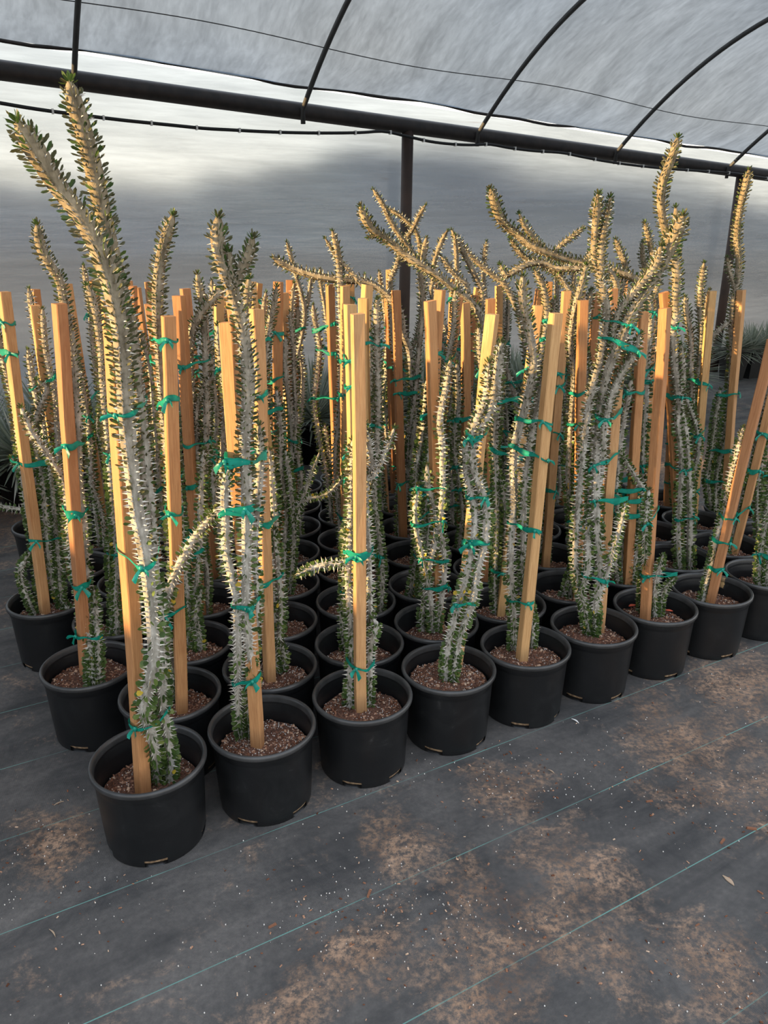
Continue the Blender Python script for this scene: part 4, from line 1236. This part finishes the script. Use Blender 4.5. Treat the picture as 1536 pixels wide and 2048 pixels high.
back_line = pot_xy(-3, 7)
BW = np.array([*WD[:2]])
BN = np.array([*WN[:2]])
A0 = np.array([-2.01, 4.12])
wall_d = float(np.dot(W0[:2] - A0, BN)) - 0.38
nrow = max(1, int(wall_d / 0.40) + 1)
print('agave rows', nrow, wall_d)
for r in range(nrow):
    for c in range(-2, 13):
        if r > 0 and c > 10:
            continue
        p = A0 + BW * (c * 0.44 + (0.22 if r % 2 else 0)) + BN * (r * 0.40) + RNG.normal(0, 0.02, 2)
        root = bpy.data.objects.new('potted_agave', None)
        COL.objects.link(root)
        root.location = (p[0], p[1], 0)
        root['label'] = 'grey-green spiky rosette in black pot behind the staked plants, row %s, %s from left' % (ORD[r], (ORD + ['thirteenth', 'fourteenth', 'fifteenth'])[c + 2])
        root['category'] = 'potted plant'
        root['group'] = 'spiky rosettes in the block by the plastic wall'
        obj('pot', AGP, root, rot=(0, 0, RNG.uniform(0, 6)))
        sc = RNG.uniform(0.92, 1.22)
        o = obj('leaves', AGM[int(RNG.integers(0, 4))], root, (0, 0, 0.285), (RNG.normal(0, .06), RNG.normal(0, .06), RNG.uniform(0, 6)), kind='stuff')
        o.scale = (sc, sc, sc * RNG.uniform(0.95, 1.25))
# row of square pots standing along the wall at the far right
for c in range(13):
    p = np.array([*(W0[:2])]) + BW * (6.2 + c * 0.262) - BN * 0.42
    root = bpy.data.objects.new('potted_agave', None)
    COL.objects.link(root)
    root.location = (p[0], p[1], 0)
    root['label'] = 'small spiky rosette in square black pot at foot of far right wall, %s from left' % (ORD + ['thirteenth'])[c]
    root['category'] = 'potted plant'
    root['group'] = 'rosettes in square pots along the far wall'
    obj('pot', SQP, root, rot=(0, 0, LINE_YAW + math.pi / 4))
    o = obj('leaves', AGM[c % 4], root, (0, 0, 0.30), (0, 0, RNG.uniform(0, 6)), kind='stuff')
    o.scale = (0.85, 0.85, RNG.uniform(0.8, 1.0))

# ------------------------------------------------------------------ litter on the mat
def scatter(name, n, mat, smin, smax, seed, box, label, cat, round_=False, focus=None):
    me = chips_mesh(name, n, 1.0, 0.0, seed, mat, smin, smax, 0.15, None, round_)
    r_ = np.random.default_rng(seed + 1)
    V = np.empty(len(me.vertices) * 3, np.float32); me.vertices.foreach_get('co', V); V = V.reshape(n, 8, 3)
    c = V.mean(1, keepdims=True)
    V = V - c
    x = r_.uniform(box[0], box[1], n); y = r_.uniform(box[2], box[3], n)
    if focus:
        k = r_.uniform(0, 1, n) < 0.45
        ci = r_.integers(0, len(focus), n)
        fx = np.array([f[0] for f in focus])[ci]; fy = np.array([f[1] for f in focus])[ci]; fs = np.array([f[2] for f in focus])[ci]
        x = np.where(k, fx + r_.normal(0, 1.5, n) * fs, x); y = np.where(k, fy + r_.normal(0, 1.0, n) * fs, y)
    pc = np.array([pot_xy(i, j) for j, (a, b) in ROWS.items() for i in range(a, b + 1)])
    for _ in range(12):
        bad = (np.linalg.norm(np.stack([x, y], 1)[:, None] - pc[None], axis=2) < 0.132).any(1) | (np.stack([x, y], 1) @ np.array([-UH[1], UH[0]]) > 1.95)
        x = np.where(bad, r_.uniform(box[0], box[1], n), x); y = np.where(bad, r_.uniform(box[2], box[3], n), y)
    V = V[~bad]; x, y = x[~bad], y[~bad]; nb = len(x)
    tn = r_.uniform(0, 1, nb)
    V[..., 0] += x[:, None]; V[..., 1] += y[:, None]
    V[..., 2] -= V[..., 2].min(1, keepdims=True) - 0.0003
    F = (np.arange(nb) * 8)[:, None, None] + BOXF[None]
    me = mesh(name, V.reshape(-1, 3), F.reshape(-1, 4), mat, False, np.repeat(tn, 8))
    o = obj(name, me, kind='stuff')
    o['label'] = label; o['category'] = cat
foc = [(*atz(1440, 1600, 0)[:2], 0.10), (*atz(1000, 1560, 0)[:2], 0.10), (*atz(1080, 1560, 0)[:2], 0.12), (*atz(640, 1860, 0)[:2], 0.08), (*atz(70, 1640, 0)[:2], 0.13), (*atz(140, 1760, 0)[:2], 0.1), (*atz(950, 1840, 0)[:2], 0.07), (*atz(1430, 1960, 0)[:2], 0.08), (*atz(760, 1790, 0)[:2], 0.06)]
scatter('perlite_litter', 900, M_PERL, 0.0012, 0.0036, 900, (-1.3, 1.9, 0.75, 2.6), 'tiny white perlite specks littering the mat', 'perlite', True, foc)
scatter('bark_litter', 900, M_CHIP, 0.002, 0.009, 910, (-1.3, 1.9, 0.75, 2.6), 'small brown bark crumbs scattered over the mat', 'bark litter', False, foc)
def flat_piece(name, px, py, L, Wd, rz, mat, label, cat, curl=0.3):
    p = atz(px, py, 0)
    V = []
    for k in range(7):
        f = k / 6
        hw = Wd * math.sin(math.pi * min(0.97, max(0.06, f))) / 2
        z = 0.002 + curl * L * f * (1 - f)
        for q, h_ in ((-1, 0), (0, 0.001), (1, 0)):
            V.append((L * (f - .5), q * hw + 0.1 * L * math.sin(f * 2.5), z + h_))
    V = np.array(V)
    V2 = V - [0, 0, 0.0014]
    n = len(V)
    F = [(k * 3 + q, (k + 1) * 3 + q, (k + 1) * 3 + q + 1, k * 3 + q + 1) for k in range(6) for q in range(2)]
    F = F + [tuple(n + x for x in f[::-1]) for f in F]
    o = obj(name, mesh(name, np.vstack([V, V2]), np.array(F), mat), loc=(p[0], p[1], 0), rot=(0, 0, rz))
    o['label'] = label; o['category'] = cat
    return o
flat_piece('dry_leaf', 1150, 1443, 0.030, 0.005, -1.0, M_WHITE, 'white curled leaf sliver on the mat near the fifth front pot', 'leaf')
flat_piece('dry_leaf', 1102, 1544, 0.022, 0.004, -0.9, M_PALE, 'short pale leaf sliver on the mat among perlite specks', 'leaf')
flat_piece('dry_leaf', 1456, 1762, 0.034, 0.012, -1.2, M_PALE, 'flat tan triangular leaf scrap lying on mat at right', 'leaf', 0.02)
flat_piece('dry_leaf', 104, 1868, 0.030, 0.003, -0.8, M_PALE, 'thin curved straw on the mat at lower left', 'leaf')
flat_piece('dry_leaf', 118, 1608, 0.026, 0.003, 0.6, M_PALE, 'thin curled straw beside the nearest pot on the left', 'leaf')
def chip_piece(px, py, L, rz, label):
    p = atz(px, py, 0)
    V = boxv(-L / 2, L / 2, -L * .17, L * .17, 0, L * .16)
    V[[1, 5], 1] += L * .08; V[[3, 7], 1] -= L * .10; V[4:, 0] *= 0.85
    o = obj('wood_chip', mesh('wood_chip', V, BOXF, M_CHIP, False, np.full(8, 0.45)), loc=(p[0], p[1], 0.0), rot=(0, 0, rz))
    o['label'] = label; o['category'] = 'wood chip'
for a in ((1299, 1603, .020, .1, 'brown bark sliver on the mat midway up the right side'), (1445, 1683, .022, .7, 'dark bark lump on the mat below the right marker thread'), (1503, 1658, .026, -.3, 'reddish bark sliver touching the marker thread at far right'),
          (1520, 1785, .014, -1.0, 'pale wood splinter on the mat near the right edge'), (1395, 1850, .012, .4, 'little tan bark bit on the mat at lower right'), (545, 1852, .020, .5, 'brown bark bit on the mat at centre bottom'), (738, 1788, .022, 1.2, 'clump of dark bark on the mat below the third pot')):
    chip_piece(*a)
# red leaf scraps on the soil of the seventh front pot
for px, py, L, rz, lab in ((1265, 1212, .032, .3, 'orange-red leaf scrap on soil left of the seventh pot stake'), (1338, 1222, .026, -.4, 'orange-red leaf scrap on soil right of the seventh pot stake')):
    o = flat_piece('red_leaf', px, py, L, L * .5, rz, M_RED, lab, 'leaf', 0.1)
    q = atz(px, py, 0.178)
    o.location = q
